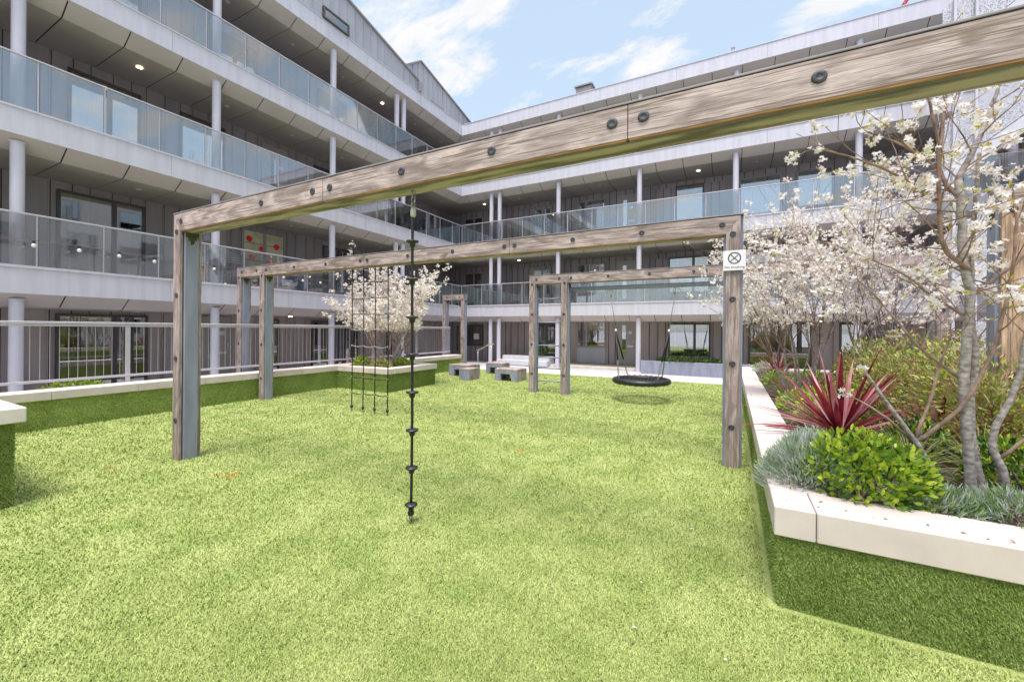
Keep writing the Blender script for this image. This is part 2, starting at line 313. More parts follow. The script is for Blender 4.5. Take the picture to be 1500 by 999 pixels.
# ------------------------------------------------------------------ mesh helpers
ORG = {}
class MB:
    def __init__(s): s.v = []; s.f = []; s.mi = []; s.cur = 0
    def face(s, pts):
        i = len(s.v); s.v.extend([tuple(p) for p in pts]); s.f.append(tuple(range(i, i + len(pts)))); s.mi.append(s.cur)
    def box(s, x0, x1, y0, y1, z0, z1, bev=0.0):
        if x0 > x1: x0, x1 = x1, x0
        if y0 > y1: y0, y1 = y1, y0
        if z0 > z1: z0, z1 = z1, z0
        i = len(s.v)
        if bev <= 0:
            s.v += [(x0,y0,z0),(x1,y0,z0),(x1,y1,z0),(x0,y1,z0),(x0,y0,z1),(x1,y0,z1),(x1,y1,z1),(x0,y1,z1)]
            for q in ((0,3,2,1),(4,5,6,7),(0,1,5,4),(1,2,6,5),(2,3,7,6),(3,0,4,7)):
                s.f.append(tuple(i + k for k in q)); s.mi.append(s.cur)
            return s
        lo = (x0, y0, z0); hi = (x1, y1, z1); idx = {}
        for sx in (0,1):
            for sy in (0,1):
                for sz in (0,1):
                    sg = (sx, sy, sz)
                    for ax in range(3):
                        p = [ (hi[k] if sg[k] else lo[k]) + (0 if k == ax else (-bev if sg[k] else bev)) for k in range(3)]
                        idx[(sg, ax)] = len(s.v); s.v.append(tuple(p))
        def add(q): s.f.append(tuple(q)); s.mi.append(s.cur)
        for ax in range(3):
            a, b = [k for k in range(3) if k != ax]
            for side in (0,1):
                q = []
                for (u, w) in ((0,0),(1,0),(1,1),(0,1)):
                    sg = [0,0,0]; sg[ax] = side; sg[a] = u; sg[b] = w; q.append(idx[(tuple(sg), ax)])
                add(q)
            for u in (0,1):
                for w in (0,1):
                    s0 = [0,0,0]; s0[a] = u; s0[b] = w; s1 = list(s0); s1[ax] = 1
                    add([idx[(tuple(s0), a)], idx[(tuple(s1), a)], idx[(tuple(s1), b)], idx[(tuple(s0), b)]])
        for sx in (0,1):
            for sy in (0,1):
                for sz in (0,1):
                    add([idx[((sx,sy,sz), k)] for k in range(3)])
        return s
    def prism(s, poly, axis, a0, a1):
        def mk(p, a):
            q = list(p); q.insert(axis, a); return tuple(q)
        n = len(poly); i = len(s.v)
        s.v += [mk(p, a0) for p in poly] + [mk(p, a1) for p in poly]
        s.f.append(tuple(i + k for k in range(n))[::-1]); s.mi.append(s.cur)
        s.f.append(tuple(i + n + k for k in range(n))); s.mi.append(s.cur)
        for k in range(n):
            j = (k + 1) % n; s.f.append((i + k, i + j, i + n + j, i + n + k)); s.mi.append(s.cur)
        return s
    def tube(s, pts, rad, n=8, cap=True):
        pts = [Vector(p) for p in pts]
        if not hasattr(rad, '__len__'): rad = [rad] * len(pts)
        rings = []; up = None
        for k, p in enumerate(pts):
            t = (pts[min(k + 1, len(pts) - 1)] - pts[max(k - 1, 0)])
            if t.length < 1e-9: t = Vector((0, 0, 1))
            t.normalize()
            if up is None: up = t.orthogonal().normalized()
            up = (up - t * up.dot(t))
            if up.length < 1e-6: up = t.orthogonal()
            up.normalize(); w = t.cross(up)
            i = len(s.v); r = rad[k]
            for a in range(n):
                an = 2 * math.pi * a / n
                s.v.append(tuple(p + (up * math.cos(an) + w * math.sin(an)) * r))
            rings.append(i)
        for k in range(len(rings) - 1):
            for a in range(n):
                b = (a + 1) % n
                s.f.append((rings[k] + a, rings[k] + b, rings[k + 1] + b, rings[k + 1] + a)); s.mi.append(s.cur)
        if cap:
            s.f.append(tuple(rings[0] + a for a in range(n))[::-1]); s.mi.append(s.cur)
            s.f.append(tuple(rings[-1] + a for a in range(n))); s.mi.append(s.cur)
        return s
    def lathe(s, prof, c, n=16):
        """profile (r, z) about vertical axis at c"""
        i = len(s.v)
        for r, z in prof:
            for a in range(n):
                an = 2 * math.pi * a / n; s.v.append((c[0] + r * math.cos(an), c[1] + r * math.sin(an), c[2] + z))
        for k in range(len(prof) - 1):
            for a in range(n):
                b = (a + 1) % n
                s.f.append((i + k*n + a, i + k*n + b, i + (k+1)*n + b, i + (k+1)*n + a)); s.mi.append(s.cur)
        s.f.append(tuple(i + a for a in range(n))[::-1]); s.mi.append(s.cur)
        k = len(prof) - 1; s.f.append(tuple(i + k*n + a for a in range(n))); s.mi.append(s.cur)
        return s
    def torus(s, c, R_, r, n=48, m=10, axis='z', sz=1.0):
        i = len(s.v)
        for a in range(n):
            A = 2*math.pi*a/n
            for b in range(m):
                B = 2*math.pi*b/m
                u = (R_ + r*math.cos(B))*math.cos(A); v = (R_ + r*math.cos(B))*math.sin(A); w = r*math.sin(B)*sz
                p = {'z': (u, v, w), 'y': (u, w, v), 'x': (w, u, v)}[axis]
                s.v.append((c[0]+p[0], c[1]+p[1], c[2]+p[2]))
        for a in range(n):
            for b in range(m):
                s.f.append((i+a*m+b, i+((a+1)%n)*m+b, i+((a+1)%n)*m+(b+1)%m, i+a*m+(b+1)%m)); s.mi.append(s.cur)
        return s
    def build(s, name, mats, parent=None, smooth=False, origin=None):
        org = Vector(ORG[parent.name]) if parent else Vector(origin or (0, 0, 0))
        me = bpy.data.meshes.new(name)
        v = np.array(s.v, dtype=np.float32).reshape(-1, 3) - np.array(org, dtype=np.float32)
        me.from_pydata(v.tolist(), [], s.f)
        if not isinstance(mats, (list, tuple)): mats = [mats]
        for m in mats: me.materials.append(m)
        if len(mats) > 1: me.polygons.foreach_set('material_index', s.mi)
        if smooth: me.polygons.foreach_set('use_smooth', [True] * len(me.polygons))
        me.update()
        o = bpy.data.objects.new(name, me); COL.objects.link(o)
        if parent: o.parent = parent
        else: o.location = org
        ORG[o.name] = tuple(org)
        return o
def tag(o, label=None, cat=None, group=None, kind=None):
    if label: o['label'] = label
    if cat: o['category'] = cat
    if group: o['group'] = group
    if kind: o['kind'] = kind
    return o
def root(name, loc, label, cat, group=None):
    o = bpy.data.objects.new(name, None); COL.objects.link(o); o.location = loc; o.empty_display_size = 0.1
    ORG[o.name] = tuple(loc)
    return tag(o, label, cat, group)
def inst(src, name, parent, world, rot=None):
    c = src.copy(); c.name = name; COL.objects.link(c); c.parent = parent
    c.location = Vector(world) - Vector(ORG[parent.name])
    if rot: c.rotation_euler = rot
    return c
def shared(me, name, parent, world, rot=None):
    c = bpy.data.objects.new(name, me); COL.objects.link(c); c.parent = parent
    c.location = Vector(world) - Vector(ORG[parent.name])
    if rot: c.rotation_euler = rot
    return c
def mesh_only(mb, name, m, smooth=True):
    me = bpy.data.meshes.new(name); me.from_pydata([tuple(map(float, p)) for p in mb.v], [], mb.f); me.materials.append(m)
    if smooth: me.polygons.foreach_set('use_smooth', [True] * len(me.polygons))
    me.update(); return me

# ------------------------------------------------------------------ setting: ground
XL, YB = -11.52, 16.45           # balcony edges of the two wings
S, Z1 = 2.9, 2.229               # storey height, underside of first balcony
ground = MB().box(-400, 400, -300, 700, -0.5, -0.06).build('ground', M['paving']); tag(ground, kind='structure')
turf_pl = MB(); turf_pl.box(-9.60, 6.0, -8, 14.2, -0.05, 0.0); turf = turf_pl.build('turf', M['turf']); tag(turf, kind='structure')
wk = MB(); wk.box(-13.4, -9.95, -8, 18.3, -0.05, 0.004); tag(wk.build('walkway', M['paving']), kind='structure')
pb = MB()
for k in range(28):
    x0 = -9.95 + k * 0.8; pb.box(x0, x0 + 0.795, 14.2, 15.55, -0.05, 0.012)
tag(pb.build('pavement', M['paving_pale']), kind='structure')
pg = MB()
for k in range(24):
    for j in range(2):
        x0 = -9.95 + k * 0.9; pg.box(x0, x0 + 0.893, 15.556 + j * 0.62, 15.55 + (j + 1) * 0.62, -0.05, 0.008)
tag(pg.build('path', M['paving']), kind='structure')
kb = MB()
for k in range(20):
    x0 = -9.95 + k * 1.1; kb.box(x0, x0 + 1.094, 16.80, 18.28, -0.05, 0.11, 0.008)
tag(kb.build('raised_pavement', M['paving_pale']), kind='structure')

# synthetic turf fibres
def blades(name, samp, normal, height, width, m, label_kind=True):
    """samp: (n,3) base points; one bent sliver per fibre"""
    n = len(samp); nr = np.array(normal, float)
    t1 = np.cross(nr, (0.3, 0.5, 0.81)); t1 /= np.linalg.norm(t1); t2 = np.cross(nr, t1)
    a = RNG.uniform(0, 2*np.pi, n); lean = RNG.uniform(0.2, 1.5, n)
    h = height * RNG.uniform(0.6, 1.25, n); dirv = np.cos(a)[:, None]*t1 + np.sin(a)[:, None]*t2
    b = a + np.pi/2 + RNG.uniform(-0.5, 0.5, n); side = np.cos(b)[:, None]*t1 + np.sin(b)[:, None]*t2
    w = (width * RNG.uniform(0.7, 1.3, n))[:, None]
    tip = samp + nr*h[:, None] + dirv*(h*lean)[:, None]
    v = np.empty((n, 3, 3)); v[:, 0] = samp - side*w; v[:, 1] = samp + side*w; v[:, 2] = tip
    me = bpy.data.meshes.new(name)
    me.vertices.add(n*3); me.loops.add(n*3); me.polygons.add(n)
    me.vertices.foreach_set('co', v.reshape(-1).astype(np.float32))
    me.loops.foreach_set('vertex_index', np.arange(n*3, dtype=np.int32))
    me.polygons.foreach_set('loop_start', np.arange(0, n*3, 3, dtype=np.int32))
    me.materials.append(m); me.update(calc_edges=True); me.validate()
    return me
def turf_points():
    out = []; wid = []
    # polar sampling so density falls with the square of the distance
    n = 800000
    r = np.exp(RNG.uniform(np.log(1.7), np.log(17.0), n)); ang = RNG.uniform(-0.98, 0.98, n) + R(27.88)
    x = -np.sin(ang)*r; y = np.cos(ang)*r
    k = (x > -9.56) & (x < 0.21) & (y < 14.15) | ((x >= 0.21) & (x < 5) & (y < 2.90))
    k &= ~((x < -7.70) & (y > 7.78) & (y < 9.80))
    k &= ~((x < -5.72) & (y < 1.26))
    return np.stack([x[k], y[k], np.zeros(k.sum())], 1), r[k]
tp, tr_ = turf_points()
me_t = blades('turf_fibres', tp, (0, 0, 1), 0.021, 1.0, M['turf_blade'])
# scale each fibre with distance so that far ones still cover
co = np.empty(len(me_t.vertices)*3, dtype=np.float32); me_t.vertices.foreach_get('co', co); co = co.reshape(-1, 3, 3)
wscale = (0.00085*np.clip(tr_, 2.0, 20))[:, None]
mid = (co[:, 0] + co[:, 1]) / 2
half = (co[:, 1] - co[:, 0]) / 2 * wscale
co[:, 0] = mid - half; co[:, 1] = mid + half
me_t.vertices.foreach_set('co', co.reshape(-1)); me_t.update()
tf = bpy.data.objects.new('turf_fibres', me_t); COL.objects.link(tf)
tag(tf, 'bright green synthetic grass pile covering the play lawn', 'turf', kind='stuff')

# ------------------------------------------------------------------ the two wings of the apartment block
def left_map(a, b, z): return (XL - b, a, z)
def back_map(a, b, z): return (a, YB + b, z)
WD = 1.93      # depth of the access balcony
def mbox(mb, mp_, a0, a1, b0, b1, z0, z1, bev=0.0):
    p = mp_(a0, b0, z0); q = mp_(a1, b1, z1); mb.box(p[0], q[0], p[1], q[1], p[2], q[2], bev)
def window(wing, mp_, a0, a1, z0, z1, splits=(), wb=WD, light=False, blind=None, pattern=False, name='window', dark_room=True, curtain=None):
    fr = MB(); t = 0.06; b0 = wb - 0.07; b1 = wb + 0.01
    mbox(fr, mp_, a0, a1, b0, b1, z1 - t, z1, 0.006); mbox(fr, mp_, a0, a1, b0, b1, z0, z0 + t, 0.006)
    xs = [a0] + list(splits) + [a1]
    mbox(fr, mp_, a0, a0 + t, b0, b1, z0 + t, z1 - t, 0.006); mbox(fr, mp_, a1 - t, a1, b0, b1, z0 + t, z1 - t, 0.006)
    for sp in splits: mbox(fr, mp_, sp - t * 0.8, sp + t * 0.8, b0, b1, z0 + t, z1 - t, 0.006)
    f = fr.build(name, M['frame_light'] if light else M['frame'], wing)
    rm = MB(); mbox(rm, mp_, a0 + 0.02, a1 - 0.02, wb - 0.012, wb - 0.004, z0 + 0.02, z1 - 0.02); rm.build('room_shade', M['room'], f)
    pn = MB()
    for k in range(len(xs) - 1):
        mbox(pn, mp_, xs[k] + t * 0.8, xs[k + 1] - t * 0.8, wb - 0.045, wb - 0.040, z0 + t, z1 - t)
    pn.build('pane', M['wglass'], f)
    if blind:
        bl = MB()
        for (u0, u1, v0, v1) in blind:
            mbox(bl, mp_, a0 + u0 * (a1 - a0), a0 + u1 * (a1 - a0), wb - 0.026, wb - 0.018, z0 + v0 * (z1 - z0), z0 + v1 * (z1 - z0))
        bl.build('blind', M['blind'], f)
    if curtain:
        cu = MB()
        for (u0, u1) in curtain:
            x = a0 + u0 * (a1 - a0); xe = a0 + u1 * (a1 - a0); k = 0
            while x < xe:
                w = 0.05 + 0.03 * ((k * 7) % 3); mbox(cu, mp_, x, x + w, wb - 0.03 - 0.006 * (k % 2), wb - 0.016, z0 + t, z1 - t, 0.004); x += w; k += 1
        cu.build('curtain', M['cream'], f)
    return f
DOORKNOB = None
def door(wing, mp_, a0, a1, z0, z1, wb=WD):
    d = MB(); mbox(d, mp_, a0, a1, wb - 0.05, wb + 0.01, z0, z1, 0.006); D = d.build('door', M['door'], wing)
    g = MB(); w = a1 - a0
    mbox(g, mp_, a0 + 0.32 * w, a0 + 0.50 * w, wb - 0.058, wb - 0.052, z0 + 0.35, z1 - 0.2); g.build('vision_panel', M['wglass'], D)
    k = MB(); mbox(k, mp_, a0 + 0.56 * w, a0 + 0.86 * w, wb - 0.062, wb - 0.052, z0 + 0.78, z0 + 0.86, 0.004); k.build('letter_plate', M['rail'], D)
    h = MB(); mbox(h, mp_, a0 + 0.62 * w, a0 + 0.80 * w, wb - 0.062, wb - 0.052, z0 + 1.35, z0 + 1.47, 0.004); h.build('number_plate', M['rail'], D)
    hh = MB(); mbox(hh, mp_, a0 + 0.88 * w, a0 + 0.91 * w, wb - 0.10, wb - 0.052, z0 + 0.98, z0 + 1.12, 0.008); hh.build('handle', M['rail'], D)
def wing_build(W, mp_, left):
    a_lo, a_hi = (-6.0, None) if left else (None, 12.0)
    e0 = (lambda b: a_lo) if left else (lambda b: XL - b)
    e1 = (lambda b: YB + b) if left else (lambda b: a_hi)
    sgn = 1
    cols = [-3.9, -0.7, 2.48, 5.82, 9.33, 12.27, 12.66] if left else [-9.94, -9.5, -6.59, -3.2, 0.12, 3.54, 6.9, 10.2]
    seam0 = 3.08 if left else -3.556
    for i in range(1, 5):
        zb = Z1 + (i - 1) * S; zt = zb + (0.47 if i < 4 else 0.50)
        fa = MB(); st = 2.9
        lo, hi = e0(0), e1(0)
        if left: hi -= 0.0
        xs = [lo]; x = seam0 - 1.2
        while x - st > lo: x -= st
        while x < hi:
            if x > lo + 0.1: xs.append(x)
            x += st
        xs.append(hi)
        for k in range(len(xs) - 1):
            mbox(fa, mp_, xs[k] + 0.003, xs[k + 1] - 0.003, 0.0, 0.09, zb, zt)
        # capping with a small drip
        mbox(fa, mp_, lo + 0.14 * (not left) , hi - 0.14 * left, -0.02, 0.12, zt + 0.002, zt + 0.025)
        fa.build('fascia', M['fascia'], W)
        dk = MB(); poly = [(e0(0.095), 0.095), (e1(0.095), 0.095), (e1(WD + 0.3), WD + 0.3), (e0(WD + 0.3), WD + 0.3)]
        pts_b = [mp_(a, b, zt - 0.16) for a, b in poly]; pts_t = [mp_(a, b, zt - 0.04) for a, b in poly]
        dk.face(pts_b); dk.face(pts_t[::-1])
        for k in range(4):
            j = (k + 1) % 4; dk.face([pts_b[k], pts_b[j], pts_t[j], pts_t[k]])
        dk.build('deck', M['dark'], W)
        # soffit : sloping edge panel then flat panels, open joints between
        sf = MB(); prof = [(0.015, zb + 0.004), (0.37, zb - 0.23), (WD - 0.01, zb - 0.23)]
        js = []; x = seam0
        while x > lo - 3: x -= 0.965
        while x < hi + 3: js.append(x); x += 0.965
        for k in range(len(js) - 1):
            for q in range(2):
                (b0, z0), (b1, z1) = prof[q], prof[q + 1]
                def cl(a, b): return min(max(a, e0(b)), e1(b))
                A0, A1 = js[k] + 0.011, js[k + 1] - 0.011
                p = [(cl(A0, b0), b0, z0), (cl(A1, b0), b0, z0), (cl(A1, b1), b1, z1), (cl(A0, b1), b1, z1)]
                if abs(p[1][0] - p[0][0]) < 1e-4 and abs(p[2][0] - p[3][0]) < 1e-4: continue
                lo_ = [mp_(*c) for c in p]; up = [mp_(c[0], c[1], c[2] + 0.012) for c in p]
                sf.face(lo_); sf.face(up[::-1])
                for kk in range(4):
                    jj = (kk + 1) % 4; sf.face([lo_[kk], lo_[jj], up[jj], up[kk]])
        so = sf.build('soffit', M['soffit'], W)
        bk = MB()
        for q in range(2):
            (b0, z0), (b1, z1) = prof[q], prof[q + 1]
            bk.face([mp_(e0(b0), b0, z0 + 0.03), mp_(e1(b0), b0, z0 + 0.03), mp_(e1(b1), b1, z1 + 0.03), mp_(e0(b1), b1, z1 + 0.03)])
        bk.build('joint_backing', M['dark'], so)
        # downlights
        n = 0; a = lo + 0.6
        for k in range(len(js) - 1):
            a = (js[k] + js[k + 1]) / 2
            if a < lo + 0.3 or a > hi + 1.0 or k % 2: continue
            c = mp_(a, 0.95, zb - 0.245)
            lit = ((k // 2 + i) % 5 == 0)
            MB().lathe([(0.035, 0.012), (0.055, 0.012), (0.055, 0.0), (0.04, -0.002), (0.01, -0.002)], c, 14).build('downlight', M['glow'] if lit else M['lens'], so)
        # guard
        if i < 4:
            rl = MB(); zh = zt + 1.03
            mbox(rl, mp_, lo + 0.05 * (not left) * -1, hi + 0.05 * left, 0.035, 0.085, zh - 0.03, zh, 0.006)
            mbox(rl, mp_, lo, hi, 0.045, 0.075, zt + 0.03, zt + 0.06)
            G_ = rl.build('balustrade', M['rail'], W)
            ps = 0.94 if left else 1.06; x = (3.64 if left else -0.83)
            while x - ps > lo: x -= ps
            cuts = [lo]
            while x < hi:
                if x > lo + 0.15: cuts.append(x)
                x += ps
            cuts.append(hi)
            for k in range(len(cuts) - 1):
                g = MB(); mbox(g, mp_, cuts[k] + 0.022, cuts[k + 1] - 0.022, 0.055, 0.063, zt + 0.065, zh - 0.032)
                g.build('glass_panel', M['glass'], G_)
                po = MB(); mbox(po, mp_, cuts[k] - 0.014, cuts[k] + 0.014, 0.068, 0.105, zt + 0.027, zh - 0.032); po.build('post', M['rail'], G_)
        # columns standing on the deck below
        zlo = 0.0 if i == 1 else Z1 + (i - 2) * S + 0.435
        for a in cols:
            c = mp_(a, 0.20, 0)
            cb = MB(); cb.lathe([(0.095, zlo), (0.095, zb - 0.10)], (c[0], c[1], 0), 20); cb.lathe([(0.12, zb - 0.112), (0.12, zb - 0.094)], (c[0], c[1], 0), 20)
            cb.build('column', M['column'], W, smooth=False)
    # walls with standing seams, storey by storey
    for i in range(0, 4):
        z0 = -0.05 if i == 0 else Z1 + (i - 1) * S + 0.44; z1 = Z1 + i * S - 0.20
        w = MB(); lo, hi = e0(WD), e1(WD)
        mbox(w, mp_, lo, hi, WD, WD + 0.25, z0, z1 + 0.25)
        a = lo + 0.2; k = 0
        while a < hi:
            w.cur = 0; mbox(w, mp_, a - 0.012, a + 0.012, WD - 0.028, WD, z0, z1); w.cur = 1; mbox(w, mp_, a + 0.0125, a + 0.035, WD - 0.004, WD + 0.01, z0, z1); a += 0.30 + 0.05 * ((k * 5) % 3); k += 1
        w.build('wall', [M['zinc_taupe'] if i == 0 else M['zinc'], M['dark']], W)
LW = root('apartment_wing', (XL, 5, 0), 'long grey zinc apartment wing with gabled roof and stacked glass balconies on the left', 'building')
BW = root('apartment_wing', (0, YB, 0), 'flat roofed apartment wing closing the far end of the courtyard behind the swing', 'building')
wing_build(LW, left_map, True); wing_build(BW, back_map, False)
fl = [Z1 + i * S + 0.44 for i in range(3)]
# left windows
window(LW, left_map, 3.42, 5.0, fl[0] + 0.02, 4.72, (4.40,))
window(LW, left_map, 7.40, 8.80, 3.45, 4.74, (8.1,), light=True)
po_ = MB(); po_.cur = 0
mbox(po_, left_map, 7.47, 8.73, WD - 0.050, WD - 0.047, 3.53, 4.67)
po_.cur = 2
for zz in (3.74, 4.02, 4.28): mbox(po_, left_map, 7.47, 8.73, WD - 0.0508, WD - 0.0502, zz, zz + 0.035)
po_.cur = 1
for (a, z) in ((7.62, 4.42), (8.02, 4.15), (8.5, 4.3), (8.3, 3.8), (7.7, 3.85)):
    c = [left_map(a + 0.10 * math.cos(t) * (1 + 0.15 * math.sin(3 * t)), WD - 0.0515, z + 0.10 * math.sin(t)) for t in np.linspace(0, 2 * math.pi, 15)[:-1]]
    po_.face(c)
po_.build('printed_blind', [M['cream'], M['poppy'], M['olive']], LW)
window(LW, left_map, 10.30, 11.70, fl[0] + 0.6, 4.70, (11.0,), blind=[(0.05, 0.45, 0.05, 0.95)])
window(LW, left_map, 13.6, 14.7, fl[0] + 0.5, 4.70, blind=[(0.05, 0.95, 0.05, 0.6)])
window(LW, left_map, -1.8, 0.2, fl[0] + 0.02, 4.72, (-0.8,))
door(LW, left_map, 6.05, 6.95, fl[0], 4.7)
window(LW, left_map, 3.58, 4.90, fl[1] + 0.02, 7.55, (4.3,))
window(LW, left_map, 5.75, 6.9, fl[1] + 0.6, 7.55)
window(LW, left_map, 9.9, 11.4, fl[1] + 0.02, 7.55, (10.6,))
window(LW, left_map, 13.6, 14.7, fl[1] + 0.5, 7.55)
window(LW, left_map, -1.8, 0.2, fl[1] + 0.02, 7.55, (-0.8,))
door(LW, left_map, 8.0, 8.9, fl[1], 7.6)
for a in (3.6, 6.5, 10.0, 13.5): window(LW, left_map, a, a + 1.3, fl[2] + 0.05, 10.4, (a + 0.65,))
window(LW, left_map, 3.42, 5.08, 0.08, 1.92, (4.42,), curtain=[(0.30, 0.42), (0.02, 0.08)])
window(LW, left_map, 8.0, 8.62, 0.1, 1.9, curtain=[(0.1, 0.9)])
window(LW, left_map, 9.85, 11.95, 0.1, 1.9, (10.55, 11.25), curtain=[(0.35, 0.5)])
window(LW, left_map, 13.5, 14.6, 0.5, 1.9)
door(LW, left_map, 6.2, 7.1, 0.05, 1.95)
# zinc gables above the roof fascia of the left wing
gz = Z1 + 3 * S + 0.50
def gable(poly, b, m):
    g = MB(); pl = [(y, z) for y, z in poly]
    g.prism(pl, 0, XL - b - 0.2, XL - b)
    ys = np.arange(min(p[0] for p in poly) + 0.1, max(p[0] for p in poly), 0.34)
    def top(y):
        zt = gz
        for (p, q) in zip(poly, poly[1:]):
            if p[0] != q[0] and min(p[0], q[0]) <= y <= max(p[0], q[0]): zt = max(zt, p[1] + (q[1] - p[1]) * (y - p[0]) / (q[0] - p[0]))
        return zt
    for y in ys:
        g.cur = 0; g.box(XL - b, XL - b + 0.03, y - 0.010, y + 0.010, gz + 0.03, top(y) - 0.04); g.cur = 1; g.box(XL - b - 0.01, XL - b + 0.003, y + 0.0102, y + 0.026, gz + 0.03, top(y) - 0.04)
    o = g.build('gable_wall', [m, M['zinc_joint']], LW)
    cp = MB()
    for (p, q) in zip(poly, poly[1:]):
        if p[0] == q[0] or (p[1] <= gz + 0.01 and q[1] <= gz + 0.01): continue
        cp.prism([(p[0], p[1] - 0.02), (q[0], q[1] - 0.02), (q[0], q[1] + 0.05), (p[0], p[1] + 0.05)], 0, XL - b - 3.0, XL - b + 0.06)
    cp.build('roof_edge', M['zinc'], o)
    return o
gable([(-6, gz), (-6, 13.6), (-1.5, 15.3), (13.33, 11.90), (13.33, gz)], 0.02, M['zinc_light'])
gable([(12.0, gz), (12.0, 11.75), (13.94, 13.20), (17.9, 12.25), (18.4, 12.1), (18.4, gz)], 0.45, M['zinc_light'])
MB().box(XL - 0.02, XL + 0.10, 13.28, 13.42, gz + 0.02, 11.84, 0.01).build('rainwater_hopper', M['zinc'], LW)
window(LW, left_map, 8.75, 9.75, gz + 0.035, gz + 0.42, (), wb=0.0, blind=[(0, 1, 0, 0.9)])
window(LW, left_map, 14.55, 15.5, gz + 0.035, gz + 0.38, (), wb=0.42, blind=[(0, 1, 0, 0.9)])
# back wing: bays, windows, doors
for (x0, x1, lv) in ((-9.7, -7.3, 1), (-2.9, -0.2, 1), (-9.7, -7.3, 0), (-2.9, -0.2, 0)):
    by = MB(); z0 = fl[lv]; z1 = z0 + 1.98
    mbox(by, back_map, x0, x1, WD - 0.16, WD - 0.002, z0, z1)
    a = x0 + 0.05
    while a < x1: mbox(by, back_map, a - 0.012, a + 0.012, WD - 0.188, WD - 0.16, z0, z1); by.cur = 1; mbox(by, back_map, a + 0.0125, a + 0.032, WD - 0.163, WD - 0.15, z0, z1); by.cur = 0; a += 0.3
    by.build('wall_bay', [M['zinc'], M['dark']], BW)
for lv in (0, 1, 2):
    z = fl[lv]; top = z + 1.98
    window(BW, back_map, -8.5, -7.55, z + 0.1, top - 0.12, (-8.0,), wb=WD - 0.165 if lv < 2 else WD, light=True, blind=[(0.1, 0.9, 0.05, 0.55)] if lv else None)
    window(BW, back_map, -6.3, -5.0, z + 0.65, top, (-5.9,) , light=True, blind=[(0.35, 0.97, 0.03, 0.6)])
    door(BW, back_map, -4.5, -3.6, z, top + 0.02)
    if lv == 0: window(BW, back_map, -2.3, -0.75, z + 0.5, top, (-1.35,), wb=WD - 0.165)
    else: window(BW, back_map, -2.05, -0.98, z + 0.5, top, (), wb=WD - 0.165 if lv == 1 else WD, blind=[(0.05, 0.95, 0.03, 0.68)])
    window(BW, back_map, 0.25, 1.65, z + 0.5, top, (), light=True, blind=[(0.03, 0.97, 0.03, 0.66)] if lv else [(0.5, 0.97, 0.03, 0.9)])
    window(BW, back_map, 2.1, 3.2, z + 0.6, top, (), light=True, blind=[(0.5, 0.95, 0.03, 0.35)])
    door(BW, back_map, 4.2, 5.1, z, top)
    window(BW, back_map, -12.6, -11.45, z + 0.3, top - 0.05, (-12.0,), light=True, blind=[(0.1, 0.9, 0.05, 0.75)])
window(BW, back_map, -12.4, -11.4, 0.75, 1.85, (), dark_room=True)
MB().box(-11.95, -11.65, 18.30, 18.305, 1.1, 1.4).build('paper_notice', M['sign'], BW)
window(BW, back_map, -8.25, -7.3, 0.2, 1.92, (-7.8,), curtain=[(0.15, 0.3)])
w_ = window(BW, back_map, -6.3, -4.95, 0.84, 2.04, (-5.85,), light=True)
MB().box(-6.3, -4.95, 18.33, 18.378, 0.12, 0.83, 0.005).build('infill_panel', M['zinc_light'], BW)
door(BW, back_map, -4.5, -3.62, 0.12, 2.05)
window(BW, back_map, -2.3, -0.72, 0.52, 1.94, (-1.3,))
window(BW, back_map, 0.6, 2.6, 0.3, 1.95, (1.6,)); window(BW, back_map, 3.4, 5.0, 0.3, 1.95, (4.2,))
door(BW, back_map, -14.2 + 0.9, -12.6, 0.12, 2.0)
# roof plant on the far wing
tag(MB().box(-6.9, -6.1, 19.6, 20.4, 11.2, 13.62, 0.03).box(-6.95, -6.05, 19.55, 20.45, 13.63, 13.7).build('roof_vent', M['zinc'], origin=(-6.5, 20, 11.2)), 'small dark vent box on the flat roof left of the flue', 'roof vent')
tag(MB().tube([(0, 17.5, 11.3), (0, 17.5, 12.2)], 0.05, 10).tube([(0, 17.5, 12.19), (0, 17.5, 12.26)], 0.07, 10).build('flue_pipe', M['rail'], origin=(0, 17.5, 11.3)), 'thin metal flue pipe standing on the flat roof edge', 'flue')

# external stair with perforated cladding at the far right corner
ST = root('external_stair', (6.5, 14.5, 0), 'white external stair with perforated metal sides at the right end of the far wing', 'staircase')
def para(mb, x0, x1, z0, z1, h, y, t=0.03):
    mb.prism([(x0, z0), (x1, z1), (x1, z1 + h), (x0, z0 + h)], 1, y, y + t)
for lv in range(4):
    zf = 0.05 + (0 if lv == 0 else Z1 + (lv - 1) * S + 0.4); zn = Z1 + lv * S + 0.4
    if lv > 2: zn = zf + S
    a, b = (4.72, 8.3)
    pn = MB(); para(pn, a, b, zf + 0.15, zn + 0.15, 1.25, 14.42); pn.build('mesh_panel', M['mesh'], ST)
    sg = MB(); para(sg, a, b, zf - 0.28, zn - 0.28, 0.40, 14.40, 0.06); sg.build('stringer', M['white'], ST)
    tr = MB(); k = 0; n = 16
    for k in range(n):
        x = a + (b - a) * k / n; z = zf + (zn - zf) * (k + 1) / n; tr.box(x, x + (b - a) / n + 0.03, 14.47, 15.6, z - 0.04, z)
    tr.build('tread', M['white'], ST)
    ld = MB(); ld.box(8.3, 10.0, 14.4, 16.3, zn - 0.2, zn); ld.box(8.3, 10.0, 14.4, 14.43, zn, zn + 1.2); ld.build('landing', M['mesh'], ST)
for x in (4.93, 5.32, 6.6, 8.65, 10.0):
    ptm = MB(); ptm.box(x - 0.03, x + 0.03, 14.34, 14.39, 0, 13.4, 0.01); ptm.build('post', M['white'], ST)

